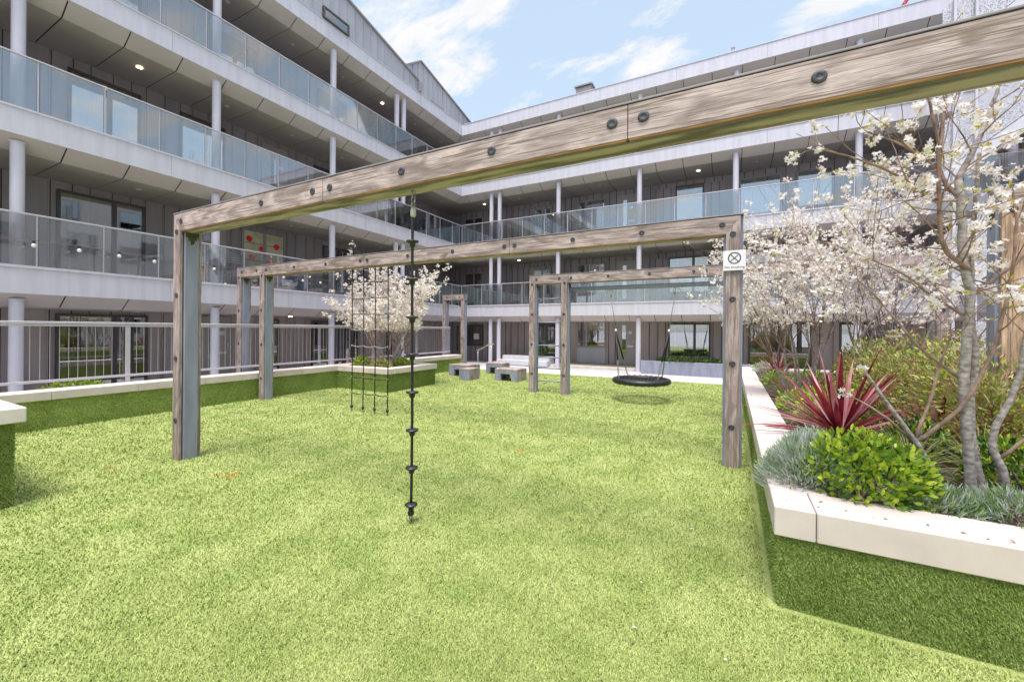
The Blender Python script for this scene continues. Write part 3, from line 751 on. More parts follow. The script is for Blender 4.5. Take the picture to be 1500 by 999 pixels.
# brick block across the courtyard: it shows in the reflections of the left wing
BB = root('brick_building', (18, 0, 0), 'red brick apartment house across the courtyard, mirrored in the left wing windows', 'building')
bw = MB().box(18, 26, -15, 26, -0.05, 14.5).build('wall', M['brick'], BB)
for y in range(-13, 25, 4):
    for z in (1.0, 3.9, 6.8, 9.7, 12.2):
        f = MB().box(17.93, 17.998, y, y + 1.6, z, z + 1.5).build('window', M['frame_light'], BB)
        MB().box(17.915, 17.925, y + 0.08, y + 1.52, z + 0.08, z + 1.42).build('pane', M['wglass'], f)
MB().box(17.8, 26.2, -15.2, 26.2, 14.51, 14.8).build('parapet', M['stone'], BB)

# distant crane jib over the roof
CR = root('tower_crane', (15.4, 60, 0), 'red tower crane jib rising just above the far roof', 'crane')
def lattice(mb, p0, p1, w, n):
    p0 = Vector(p0); p1 = Vector(p1); d = (p1 - p0).normalized(); u = d.orthogonal().normalized() * w; v = d.cross(u)
    ch = [u, -0.5 * u + 0.87 * v, -0.5 * u - 0.87 * v]
    for c in ch: mb.tube([p0 + c, p1 + c], 0.07, 5)
    for k in range(n):
        a = p0 + (p1 - p0) * (k / n); b = p0 + (p1 - p0) * ((k + 1) / n)
        for q in range(3): mb.tube([a + ch[q], b + ch[(q + 1) % 3]], 0.05, 4)
m_ = MB(); lattice(m_, (15.4, 60, 0), (15.4, 60, 34.6), 0.7, 20); m_.build('mast', M['red'], CR)
m_ = MB(); lattice(m_, (15.9, 60, 36.4), (24, 60, 50.5), 0.14, 22); m_.build('jib', M['red'], CR)
m_ = MB(); m_.box(12.5, 15.0, 59.3, 60.7, 34.0, 35.4, 0.1); m_.build('counterweight', M['red'], CR)

# ------------------------------------------------------------------ retaining walls, copings, planters
def coping_run(parent, axis, a0, a1, c0, c1, z0, z1, L_=1.09, start=None):
    x = a0
    cuts = [a0]
    s0 = start if start is not None else a0
    while s0 <= a0: s0 += L_
    while s0 < a1 - 0.15: cuts.append(s0); s0 += L_
    cuts.append(a1)
    for k in range(len(cuts) - 1):
        mb = MB(); g = 0.0025
        if axis == 1: mb.box(c0, c1, cuts[k] + g, cuts[k + 1] - g, z0, z1, 0.006)
        else: mb.box(cuts[k] + g, cuts[k + 1] - g, c0, c1, z0, z1, 0.006)
        mb.build('coping_stone', M['stone'], parent)
ZC0, ZC1 = 0.465, 0.605
def face_blades(parent, pts, normal, h, w, name='turf_pile'):
    me = blades(name, pts, normal, h, w, M['turf_wall'])
    # blades() gives world coordinates
    me.transform(Matrix.Translation(-Vector(ORG[parent.name])))
    o = bpy.data.objects.new(name, me); COL.objects.link(o); o.parent = parent; o['kind'] = 'stuff'; ORG[o.name] = ORG[parent.name]
    return o
def rnd(n, lo, hi): return RNG.uniform(lo, hi, n)
# left retaining wall
LWALL = root('retaining_wall', (-9.75, 4, 0), 'long low wall faced in green turf with pale coping under the left railing', 'wall')
MB().box(-9.95, -9.585, -6, 13.75, -0.05, ZC0 - 0.003).build('turf_facing', M['turf_wall'], LWALL)
coping_run(LWALL, 1, -6, 13.75, -9.97, -9.55, ZC0, ZC1, 1.09, start=2.398 - 1.09 * 8)
n = 26000; face_blades(LWALL, np.stack([np.full(n, -9.585), rnd(n, 1.2, 13.7), rnd(n, 0.0, ZC0)], 1), (1, 0, 0), 0.022, 0.0055)
# square planter projecting from the wall
P2 = root('raised_planter', (-8.7, 8.8, 0), 'square turf clad planter with pale coping holding the white flowering tree at centre left', 'planter')
MB().box(-9.58, -7.72, 7.83, 9.75, -0.05, ZC0 - 0.003).build('turf_facing', M['turf_wall'], P2)
coping_run(P2, 0, -9.54, -7.68, 7.80, 8.12, ZC0, ZC1, 2.2); coping_run(P2, 1, 8.125, 9.79, -8.0, -7.68, ZC0, ZC1, 2.2); coping_run(P2, 0, -9.54, -8.004, 9.5, 9.79, ZC0, ZC1, 2.2)
MB().box(-9.54, -8.0, 8.12, 9.5, ZC0, 0.56).build('soil', M['soil'], P2)
n = 9000; face_blades(P2, np.stack([rnd(n, -9.55, -7.72), np.full(n, 7.83), rnd(n, 0, ZC0)], 1), (0, -1, 0), 0.022, 0.006)
n = 9000; face_blades(P2, np.stack([np.full(n, -7.72), rnd(n, 7.83, 9.75), rnd(n, 0, ZC0)], 1), (1, 0, 0), 0.022, 0.006)
# right planter
P1 = root('raised_planter', (2.6, 8, 0), 'long turf clad planter with pale sandstone coping filled with shrubs along the right side', 'planter')
MB().box(0.26, 5.6, 2.96, 13.8, -0.05, ZC0 - 0.04).build('turf_facing', M['turf_wall'], P1)
ZR0, ZR1 = 0.43, 0.605
coping_run(P1, 0, 0.235, 5.6, 2.93, 3.27, ZR0, ZR1, 1.6, start=0.445 - 1.6)
coping_run(P1, 1, 3.274, 13.82, 0.235, 0.56, ZR0, ZR1, 1.05)
coping_run(P1, 0, 0.565, 5.6, 13.5, 13.82, ZR0, ZR1, 1.4)
MB().box(0.56, 5.6, 3.27, 13.5, ZR0, 0.545).build('soil', M['soil'], P1)
n = 90000; face_blades(P1, np.stack([rnd(n, 0.26, 3.0), np.full(n, 2.96), rnd(n, 0.0, ZR0)], 1), (0, -1, 0), 0.020, 0.0022)
n = 30000; face_blades(P1, np.stack([np.full(n, 0.26), rnd(n, 2.96, 13.5), rnd(n, 0.0, ZR0)], 1), (-1, 0, 0), 0.020, 0.0035)
# near left block
NB = root('raised_planter', (-6.6, -0.5, 0), 'turf clad bench block with overhanging pale coping slab at the left edge of the lawn', 'planter')
ZN0, ZN1 = 0.765, 0.90
MB().box(-8.2, -5.765, -3.0, 1.215, -0.05, ZN0 - 0.003).build('turf_facing', M['turf_wall'], NB)
MB().box(-8.26, -5.70, -3.05, 1.275, ZN0, ZN1, 0.008).build('coping_stone', M['stone_cut'], NB)
n = 42000; face_blades(NB, np.stack([np.full(n, -5.765), rnd(n, -0.6, 1.215), rnd(n, 0.0, ZN0)], 1), (1, 0, 0), 0.024, 0.0042)

# steel railing behind the left wall
RA = root('railing', (-10.03, 4, 0), 'pale metal railing with thin uprights along the left walkway', 'railing')
MB().box(-10.06, -10.0, -6, 13.6, 1.675, 1.715, 0.006).box(-10.05, -10.01, -6, 13.6, 1.635, 1.668).build('top_rail', M['rail'], RA)
MB().box(-10.05, -10.01, -6, 13.6, 0.70, 0.745, 0.004).build('bottom_rail', M['rail'], RA)
posts = [-4.6, -0.55, 3.5, 7.6, 11.6, 13.56]
for y in posts: MB().box(-10.045, -10.015, y - 0.035, y + 0.035, 0.0, 1.634, 0.004).build('post', M['steel_blue'] if y > 7 else M['rail'], RA)
yy = -6.0; k = 0
for p0, p1 in zip([-6.0] + posts, posts):
    pk = MB(); y = p0 + 0.13
    while y < p1 - 0.06: pk.tube([(-10.03, y, 0.745), (-10.03, y, 1.636)], 0.0042, 6, False); y += 0.112
    pk.build('picket_panel', M['picket'], RA)

# ------------------------------------------------------------------ timber play frames
bolt_mb = MB().lathe([(0.034, 0.0), (0.034, 0.005), (0.029, 0.009), (0.016, 0.0105), (0.013, 0.008), (0.003, 0.008)], (0, 0, 0), 14)
BOLT = mesh_only(bolt_mb, 'bolt', M['bolt'])
ZT, ZBM = 3.035, 2.815
DEP = 0.235
def frame_post(root_, x, y0, zb=0.0, mitre=None, m='woodz', corner=True, ztop=None, bolts=(0.49, 1.255, 2.032, 2.815)):
    """mitre: -1 beam leaves to the left, +1 to the right, 0 plain (beam passes over)"""
    ztop = ztop or ZT
    core = MB(); core.box(x - 0.105, x + 0.105, y0 + 0.042, y0 + DEP - 0.042, zb, ZBM - 0.002, 0.004)
    P_ = core.build('post', M['steel_blue'], root_)
    st = MB()
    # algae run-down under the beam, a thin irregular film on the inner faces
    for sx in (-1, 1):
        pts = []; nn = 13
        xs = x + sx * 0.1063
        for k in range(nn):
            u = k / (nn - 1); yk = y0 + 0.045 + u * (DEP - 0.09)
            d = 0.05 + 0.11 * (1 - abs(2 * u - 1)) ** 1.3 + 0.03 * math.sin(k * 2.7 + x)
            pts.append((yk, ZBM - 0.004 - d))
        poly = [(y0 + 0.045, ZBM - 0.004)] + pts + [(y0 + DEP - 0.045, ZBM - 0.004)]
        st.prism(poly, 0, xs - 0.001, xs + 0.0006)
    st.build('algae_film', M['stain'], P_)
    for yb0, yb1 in ((y0, y0 + 0.03), (y0 + DEP - 0.03, y0 + DEP)):
        pl = MB(); a, b = x - 0.078, x + 0.078
        zi, zo = ZBM + 0.010, ZT - 0.004
        if mitre == -1: poly = [(a, zb), (b, zb), (b, zo - 0.003), (a, zi - 0.003)]
        elif mitre == 1: poly = [(a, zb), (b, zb), (b, zi - 0.003), (a, zo - 0.003)]
        else: poly = [(a, zb), (b, zb), (b, ZBM + 0.007), (a, ZBM + 0.007)]
        pl.prism(poly, 1, yb0, yb1); pl.build('plank', M[m], P_)
    gp = MB(); gp.box(x - 0.066, x + 0.066, y0 + 0.0302, y0 + 0.0418, zb, ZBM - 0.01); gp.build('spacer', M['dark'], P_)
    for z in bolts:
        if z > zb + 0.1: shared(BOLT, 'bolt', P_, (x + random.uniform(-0.006, 0.006), y0, z), (R(90), 0, 0))
    if m == 'woodz_warm':
        for z in bolts: MB().prism([(x - 0.012, z - 0.03), (x - 0.005, z - 0.11), (x + 0.003, z - 0.075), (x + 0.013, z - 0.03)], 1, y0 - 0.0008, y0 + 0.001).build('rust_stain', M['rust'], P_)
    return P_
def frame_beam(root_, xa, xb, y0, joints=(), bolts=(), mit_a=False, mit_b=False):
    core = MB(); core.box(xa, xb, y0 + 0.054, y0 + DEP - 0.054, ZBM, ZT, 0.004)
    B_ = core.build('beam', M['steel_blue'], root_)
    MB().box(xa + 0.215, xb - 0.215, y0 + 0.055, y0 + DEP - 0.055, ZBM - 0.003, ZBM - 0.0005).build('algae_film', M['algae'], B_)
    zi, zo = ZBM + 0.010, ZT - 0.004
    xs = [xa + 0.027] + list(joints) + [xb - 0.027]
    for k in range(len(xs) - 1):
        a, b = xs[k] + (0.003 if k else 0), xs[k + 1] - (0.003 if k < len(xs) - 2 else 0)
        poly = [(a, zi), (b, zi), (b, zo), (a, zo)]
        if k == 0 and mit_a: poly[0] = (a + 0.156, zi)
        if k == len(xs) - 2 and mit_b: poly[1] = (b - 0.156, zi)
        for yb0, yb1 in ((y0, y0 + 0.03), (y0 + DEP - 0.03, y0 + DEP)):
            q = MB(); q.prism(poly, 1, yb0 + 0.0007 * k, yb1); q.cur = 1
            if yb0 == y0: q.box(poly[0][0] + 0.006, poly[1][0] - 0.006, yb0 + 0.0035, yb1 - 0.002, zi - 0.013, zi - 0.0002)
            q.build('plank', [M['woodx'], M['edge']], B_)
    MB().box(xa + 0.05, xb - 0.05, y0 + 0.0302, y0 + 0.0538, zi + 0.003, zo - 0.012).build('spacer', M['dark'], B_)
    cp_ = MB(); cp_.box(xa - 0.004, xb + 0.004, y0 + 0.004, y0 + DEP - 0.004, ZT + 0.008, ZT + 0.020, 0.002); cp_.build('capping', M['zinc'], B_)
    MB().box(xa + 0.02, xb - 0.02, y0 + 0.012, y0 + DEP - 0.012, ZT + 0.0005, ZT + 0.0078).build('shim', M['dark'], B_)
    for x in bolts: shared(BOLT, 'bolt', B_, (x, y0, 2.937), (R(90), 0, 0))
    return B_
Y1, Y2, Y4, Y3 = 2.574, 5.638, 9.807, 13.95
F1 = root('play_gantry', (-6.05, Y1, 0), 'nearest tall weathered oak goal frame whose beam crosses the top of the picture', 'play gantry')
frame_post(F1, -6.05, Y1, mitre=1); frame_post(F1, 3.2, Y1, mitre=-1)
frame_beam(F1, -6.155, 3.305, Y1, (-3.368, -0.569), (-5.95, -4.32, -3.51, -3.27, -2.40, -1.54, -0.665, -0.475, 0.387, 1.3, 2.2, 3.05), True, True)
F2 = root('play_gantry', (0.02, Y2, 0), 'middle oak frame carrying the rope net, its right post bearing the white sign', 'play gantry')
frame_post(F2, 0.02, Y2, mitre=-1)
frame_post(F2, -9.42, Y2, mitre=0); frame_post(F2, -10.32, Y2, zb=0.0, mitre=1)
frame_beam(F2, -10.425, 0.125, Y2, (-9.52, -6.19, -3.04), (-10.2, -9.62, -9.26, -8.27, -7.27, -6.28, -6.10, -5.1, -4.12, -3.13, -2.95, -2.01, -1.05, -0.10), True, True)
F4 = root('swing_gantry', (-3.7, Y4, 0), 'far oak swing frame with a rung ladder between its two left posts', 'swing gantry')
frame_post(F4, -4.6, Y4, mitre=1); frame_post(F4, -3.71, Y4, mitre=0); frame_post(F4, 3.24, Y4, mitre=-1)
frame_beam(F4, -4.705, 3.345, Y4, (-3.60, -0.60, 1.3), (-4.48, -3.85, -3.53, -2.6, -1.65, -0.72, -0.48, 0.5, 1.2, 1.42, 2.3, 3.1), True, True)
MB().tube([(-3.6, Y4 + 0.14, 2.665), (3.13, Y4 + 0.14, 2.665)], 0.05, 14).build('crossbar', M['steel_blue'], F4, True)
for z in (0.31, 0.64, 0.92, 1.23, 1.83, 2.44):
    MB().tube([(-4.494, Y4 + 0.12, z), (-3.816, Y4 + 0.12, z)], 0.017, 10).build('rung', M['steel_blue'], F4, True)
F3 = root('timber_portal', (-10.15, Y3, 0), 'narrow oak doorway portal in the far left corner beside the walkway', 'play gantry')
frame_post(F3, -10.6, Y3, mitre=1); frame_post(F3, -9.68, Y3, mitre=-1)
frame_beam(F3, -10.705, -9.575, Y3, (), (-10.45, -9.83), True, True)
F5 = root('timber_portal', (-9.85, Y4, 0), 'oak portal half hidden behind the blossom of the tree in the square planter', 'play gantry')
frame_post(F5, -10.3, Y4, mitre=1); frame_post(F5, -9.38, Y4, mitre=-1)
frame_beam(F5, -10.405, -9.275, Y4, (), (-10.15, -9.53), True, True)
F6 = root('timber_portal', (2.8, Y2, 0), 'oak portal with rusting bolts standing in the planting at the right edge', 'play gantry')
frame_post(F6, 2.345, Y2, mitre=1, m='woodz_warm'); frame_post(F6, 3.26, Y2, mitre=-1, m='woodz_warm')
frame_beam(F6, 2.24, 3.365, Y2, (), (2.5, 3.1), True, True)

# sign
SG = root('warning_sign', (0.03, Y2 - 0.02, 2.37), 'small white no smoking sign screwed to the oak post above the lawn', 'sign')
MB().box(-0.088, 0.152, Y2 - 0.022, Y2 - 0.017, 2.372, 2.612, 0.001).build('plate', M['sign'], SG)
ring = MB(); ring.torus((0.033, Y2 - 0.0235, 2.520), 0.064, 0.0065, 36, 6, 'y', 0.25)
d = 0.064 * 0.707
ring.prism([(0.033 - d - 0.005, 2.52 + d), (0.033 - d + 0.004, 2.52 + d + 0.005), (0.033 + d + 0.005, 2.52 - d), (0.033 + d - 0.004, 2.52 - d - 0.005)], 1, Y2 - 0.0242, Y2 - 0.0226)
ring.prism([(0.033 - 0.043, 2.487), (0.033 - 0.036, 2.480), (0.033 + 0.040, 2.548), (0.033 + 0.033, 2.556)], 1, Y2 - 0.0238, Y2 - 0.0222)
ring.build('pictogram', M['ink'], SG)
fc = bpy.data.curves.new('wording', 'FONT'); fc.body = 'No smoking'; fc.size = 0.043; fc.align_x = 'CENTER'; fc.extrude = 0.0006
to = bpy.data.objects.new('wording', fc); COL.objects.link(to)
dg = bpy.context.evaluated_depsgraph_get(); tme = bpy.data.meshes.new_from_object(to.evaluated_get(dg)); bpy.data.objects.remove(to)
tme.materials.clear(); tme.materials.append(M['ink'])
shared(tme, 'wording', SG, (0.033, Y2 - 0.0226, 2.398), (R(90), 0, 0))

# knotted climbing rope
rx, ry = -2.375, Y1 + 0.117
RP = root('climbing_rope', (rx, ry, 0), 'black climbing rope with disc steps hanging from the nearest beam', 'climbing rope')
rp = MB(); pts = [(rx + 0.006 * math.sin(z * 2.1), ry, z) for z in np.linspace(0.17, 2.60, 30)]; rp.tube(pts, 0.0115, 10); rp.build('rope', M['black'], RP, True)
for z in (0.165, 0.475, 0.792, 1.111, 1.43, 1.743, 2.062, 2.381):
    MB().lathe([(0.0135, -0.05), (0.022, -0.045), (0.026, -0.014), (0.048, -0.009), (0.053, -0.002), (0.051, 0.006), (0.022, 0.009), (0.0135, 0.014)], (rx + 0.006 * math.sin(z * 2.1), ry, z), 20).build('step_disc', M['rubber'], RP, True)
def chain(mb, p0, p1, link=0.045, r=0.0055):
    p0 = Vector(p0); p1 = Vector(p1); n = max(1, round((p1 - p0).length / (link * 0.78)))
    for k in range(n):
        c = p0 + (p1 - p0) * ((k + 0.5) / n)
        ring = [];
        for a in range(13):
            t = 2 * math.pi * a / 12; u = 0.5 * link * 0.6 * math.cos(t); w = 0.5 * link * 1.15 * math.sin(t)
            ring.append(tuple(c + (Vector((u, 0, w)) if k % 2 else Vector((0, u, w)))))
        mb.tube(ring, r, 6, False)
ch = MB(); chain(ch, (rx, ry, 0.0), (rx, ry, 0.075), 0.045); chain(ch, (rx, ry, 2.66), (rx, ry, 2.812), 0.06, 0.007); ch.build('chain', M['chain'], RP, True)
MB().lathe([(0.012, 0.07), (0.026, 0.08), (0.028, 0.10), (0.016, 0.12), (0.012, 0.13)], (rx, ry, 0), 14).build('shackle', M['rubber'], RP, True)
MB().lathe([(0.014, 2.585), (0.024, 2.60), (0.024, 2.64), (0.014, 2.67)], (rx, ry, 0), 14).build('ferrule', M['ferrule'], RP, True)

# climbing net
NT = root('climbing_net', (-6.14, Y2 + 0.117, 0), 'black rope climbing net hanging from the middle beam in front of the planter', 'climbing net')
nx = [-6.62, -6.31, -6.0, -5.67]; ny = Y2 + 0.117
for q, x in enumerate(nx):
    r_ = MB().tube([(x, ny, 0.12), (x + 0.01, ny, 1.2), (x - 0.006, ny, 2.80)], 0.0105, 8).build('vertical_rope', M['black'], NT, True)
    c = MB(); chain(c, (x, ny, 0.0), (x, ny, 0.07), 0.045, 0.006); c.build('anchor_chain', M['chain'], r_, True)
    MB().lathe([(0.008, 0.06), (0.024, 0.075), (0.026, 0.105), (0.012, 0.14)], (x, ny, 0), 12).build('shackle', M['rubber'], r_, True)
for k, z in enumerate((0.375, 0.691, 0.995, 1.298, 1.615, 1.918, 2.222, 2.538)):
    pts = []
    for s_ in range(len(nx) - 1):
        for t in np.linspace(0, 1, 6)[:-1]:
            pts.append((nx[s_] + (nx[s_ + 1] - nx[s_]) * t, ny - 0.004, z - 0.022 * math.sin(math.pi * t) * (1 if k < 4 else 0.4) + 0.008 * math.sin(k * 3 + s_)))
    pts.append((nx[-1], ny - 0.004, z))
    g = MB().tube(pts, 0.0085, 7).build('cross_rope', M['ropegrey'] if k in (3, 4) else M['black'], NT, True)
    f = MB()
    for x in nx: f.tube([(x - 0.017, ny - 0.012, z), (x + 0.017, ny - 0.012, z)], 0.0125, 8)
    f.build('joint_clamp', M['chain'], g, True)

# basket swing
sx, sy, sz = -1.84, Y4 + 0.14, 0.47
SW = root('basket_swing', (sx, sy, 0), 'round black rope basket swing hanging over the lawn from the far frame', 'swing')
rim = MB().torus((sx, sy, sz), 0.60, 0.062, 56, 12, 'z').build('rim', M['rubber'], SW, True)
nt_ = MB()
for k in range(-6, 7):
    o = k * 0.085; h = math.sqrt(max(0, 0.57 ** 2 - o * o))
    for ax in (0, 1):
        pts = []
        for t in np.linspace(-1, 1, 9):
            u = h * t; sag = -0.07 * (1 - (u * u + o * o) / 0.57 ** 2)
            pts.append((sx + (u if ax else o), sy + (o if ax else u), sz + 0.02 + sag + 0.006 * ax))
        nt_.tube(pts, 0.009, 6)
nt_.build('net', M['black'], SW, True)
wr = MB()
for k in range(28):
    A = 2 * math.pi * k / 28
    wr.torus((sx + 0.6 * math.cos(A), sy + 0.6 * math.sin(A), sz), 0.064, 0.0085, 14, 5, 'x' if abs(math.sin(A)) < 0.7 else 'y')
wr.build('lashing', M['black'], SW, True)
for s_ in (-1, 1):
    top = Vector((sx + 0.72 * s_, sy, 2.62)); j = Vector((sx + 0.60 * s_, sy, 1.61))
    hg = MB().tube([top - Vector((0, 0, 0.16)), j], 0.011, 8).build('hanger', M['ropegrey'], SW, True)
    MB().tube([top, top - Vector((0, 0, 0.17))], 0.026, 10).build('swivel', M['ferrule'], hg, True)
    MB().tube([j + Vector((0, 0, 0.06)), j - Vector((0, 0, 0.08))], 0.022, 10).build('ferrule', M['ferrule'], hg, True)
    lp = [top + Vector((-0.02 * s_ + 0.16 * s_ * math.sin(t) * (1 if s_ > 0 else 1), 0, 0.02 - 0.22 * math.sin(t / 2) ** 2 - 0.05 * math.sin(t))) for t in np.linspace(0, 2.4, 9)]
    MB().tube(lp, 0.008, 6).build('safety_loop', M['ferrule'], hg, True)
    for q in (-1, 1):
        end = Vector((sx + (0.42 if q < 0 else 0.40) * s_, sy + 0.43 * q, sz + 0.05)); midp = j.lerp(end, 0.62)
        MB().tube([j, midp], [0.022, 0.019], 10).build('sleeve', M['black'], SW, True)
        c = MB(); chain(c, midp, end, 0.05, 0.006); c.build('chain', M['chain'], SW, True)

# play blocks: painted end walls, oak sides and seat
def play_block(x0, x1, y0, y1, h, label, hole=None):
    T = root('play_block', ((x0 + x1) / 2, (y0 + y1) / 2, 0), label, 'play block', 'oak and blue grey play blocks on the lawn')
    hx0, hx1 = (((x0 + x1) / 2, (x0 + x1) / 2 + 0.0005) if hole is False else hole if hole else ((x0 * 0.5 + x1 * 0.5) - 0.19, (x0 + x1) / 2 + 0.19)); hz = h * 0.60 if hole is not False else 0.001
    for ya, yb in ((y0, y0 + 0.09), (y1 - 0.09, y1)):
        e = MB()
        poly = [(x0, 0), (hx0, 0), (hx0, hz), (hx1, hz), (hx1, 0), (x1, 0), (x1, h - 0.045), (x0, h - 0.045)]
        # concave outline split into three pieces
        e.box(x0, hx0, ya, yb, 0, h - 0.045); e.box(hx1, x1, ya, yb, 0, h - 0.045); e.box(hx0, hx1, ya, yb, hz, h - 0.045)
        e.build('end_wall', M['steel_blue'], T)
    nsl = 5; dy = (y1 - y0 - 0.18) / nsl
    tp_ = MB(); nb = 5; dx = (x1 - x0) / nb
    for k in range(nb): tp_.box(x0 + k * dx + 0.004, x0 + (k + 1) * dx - 0.004, y0 + 0.002, y1 - 0.002, h - 0.043, h, 0.005)
    tp_.build('seat', M['woody'], T)
    for xa, xb in ((x0 + 0.004, x0 + 0.05), (x1 - 0.05, x1 - 0.004)):
        sd = MB()
        for k in range(nsl): sd.box(xa, xb, y0 + 0.091 + k * dy + 0.003, y0 + 0.091 + (k + 1) * dy - 0.003, 0.0, h - 0.046, 0.004)
        sd.build('side_boards', M['woodz'], T)
play_block(-8.70, -7.86, 11.75, 12.45, 0.40, 'play block at the back left corner, partly behind the smallest one')
play_block(-7.70, -7.31, 10.95, 11.55, 0.37, 'smallest play block with a closed narrow front', hole=False)
play_block(-7.98, -7.28, 13.05, 13.6, 0.40, 'rearmost play block, half hidden by the block with the dark tunnel opening')
play_block(-6.67, -5.86, 11.45, 12.12, 0.38, 'play block showing a wide dark tunnel opening beside the ladder posts')

# ------------------------------------------------------------------ things along the walkway and balconies
BN = root('bench', (-8.3, 16.9, 0), 'pale grey metal bench box with stepped seat by the far columns', 'bench')
MB().box(-9.35, -7.0, 16.75, 17.3, 0.115, 0.44, 0.01).build('seat_box', M['white'], BN)
MB().box(-9.5, -7.0, 16.45, 16.74, 0.03, 0.26, 0.01).build('step', M['white'], BN)
HR = root('handrail', (-9.9, 15.5, 0), 'short oak topped handrail sloping up beside the far columns', 'handrail')
MB().tube([(-9.98, 15.5, 0.69), (-9.85, 15.5, 0.70), (-9.30, 15.5, 0.98), (-9.1, 15.5, 0.99)], 0.028, 10).build('grip', M['woodx'], HR, True)
for x, z in ((-9.9, 0.69), (-9.2, 0.98)): MB().tube([(x, 15.5, 0.0), (x, 15.5, z)], 0.016, 8).build('post', M['rail'], HR, True)
TRGH = root('planter_trough', (-1.2, 16.35, 0), 'long blue grey metal trough of trailing ivy below the far ground floor window', 'planter')
MB().box(-3.0, 0.6, 16.1, 16.6, 0.0, 0.50, 0.008).build('trough', M['steel_blue'], TRGH)
MB().box(-2.96, 0.56, 16.14, 16.56, 0.45, 0.51).build('soil', M['soil'], TRGH)
# crates on the first balcony
for k, (a, lab) in enumerate(((5.58, 'orange timber screen board nearer the oak post on the first left balcony'), (5.85, 'orange timber screen board farther along the first left balcony'))):
    t = root('timber_screen', (XL - 0.5, a, 2.64), lab, 'screen', 'orange boards behind the balcony glass')
    m_ = MB()
    for q in range(2): m_.box(XL - 0.50, XL - 0.47, a + q * 0.105, a + q * 0.105 + 0.1, 2.66, 3.30, 0.004)
    m_.build('board', M['orangewood'], t)
    MB().box(XL - 0.53, XL - 0.502, a, a + 0.2, 2.72, 2.78).box(XL - 0.53, XL - 0.502, a, a + 0.2, 3.14, 3.2).build('batten', M['orangewood'], t)
# storage box behind the first balcony glass
SB = root('storage_box', (XL - 0.75, 8.0, 2.64), 'dark blue lidded storage box on the first left balcony below the poppy print window', 'box')
MB().box(XL - 1.05, XL - 0.5, 7.4, 8.6, 2.64, 3.22, 0.015).build('tub', M['blue_plastic'], SB)
MB().box(XL - 1.08, XL - 0.47, 7.37, 8.63, 3.223, 3.29, 0.015).build('lid', M['steel_blue'], SB)
MB().box(XL - 0.498, XL - 0.490, 7.8, 8.1, 2.92, 3.10, 0.003).build('handle_panel', M['sign'], SB)
# festoon lights
FS = root('string_lights', (-11.3, 4, 3.15), 'festoon cable of small bulbs strung along the first balcony glass', 'string lights')
fy = [-1.0 + 0.60 * k for k in range(17)]
def fz(y): return 3.205 - 0.008 * (y - 2) + 0.02 * math.cos(y * 1.9)
MB().tube([(-11.32, y, fz(y)) for y in np.arange(-2, 9.2, 0.15)], 0.005, 5).build('cable', M['cable'], FS, True)
for y in fy:
    h_ = MB().lathe([(0.012, 0), (0.022, -0.01), (0.022, -0.05), (0.018, -0.055)], (-11.32, y, fz(y)), 10).build('lamp_holder', M['rubber'], FS, True)
    MB().lathe([(0.016, -0.055), (0.033, -0.08), (0.036, -0.10), (0.026, -0.125), (0.006, -0.133)], (-11.32, y, fz(y)), 12).build('bulb', M['bulb'], h_, True)

# ------------------------------------------------------------------ vegetation
def rvec(): return Vector((random.gauss(0, 1), random.gauss(0, 1), random.gauss(0, 1))).normalized()
class Plant:
    """collects leaf or petal cards in world space"""
    def __init__(s): s.v = []; s.n = 0
    def add(s, p, d, nrm, ln, wd, fold=0.0):
        d = d.normalized(); sd = d.cross(nrm)
        if sd.length < 1e-5: sd = d.orthogonal()
        sd.normalize(); up = sd.cross(d)
        s.v += [p, p + d * ln * 0.3 + sd * wd * 0.45 + up * fold, p + d * ln * 0.68 + sd * wd * 0.42 + up * fold, p + d * ln, p + d * ln * 0.68 - sd * wd * 0.42 + up * fold, p + d * ln * 0.3 - sd * wd * 0.45 + up * fold]; s.n += 1
    def build(s, name, m, parent, pick=None):
        mb = MB(); mb.v = [tuple(q) for q in s.v]; mb.f = [q for k in range(s.n) for q in ((6*k, 6*k+1, 6*k+2, 6*k+3), (6*k, 6*k+3, 6*k+4, 6*k+5))]
        mb.mi = [q for p_ in (pick if pick else [0] * s.n) for q in (p_, p_)]
        return mb.build(name, m, parent)
def flower_cluster(pet, leaf, c, size, nfl, petals, psize, leafp):
    for k in range(nfl):
        fp = c + rvec() * size * random.uniform(0.2, 1.0); nr = (rvec() + Vector((0, 0, 0.5))).normalized()
        t = nr.orthogonal().normalized(); b = nr.cross(t); a0 = random.uniform(0, 6.28)
        for q in range(petals):
            a = a0 + 6.283 * q / petals; d = t * math.cos(a) + b * math.sin(a) + nr * random.uniform(-0.1, 0.5)
            pet.add(fp, d, nr, psize * random.uniform(0.8, 1.2), psize * 0.55)
    for k in range(leafp):
        d = (rvec() + Vector((0, 0, 0.4))).normalized(); leaf.add(c + rvec() * size * 0.4, d, rvec(), psize * random.uniform(1.0, 1.9), psize * random.uniform(0.6, 0.95), 0.004)
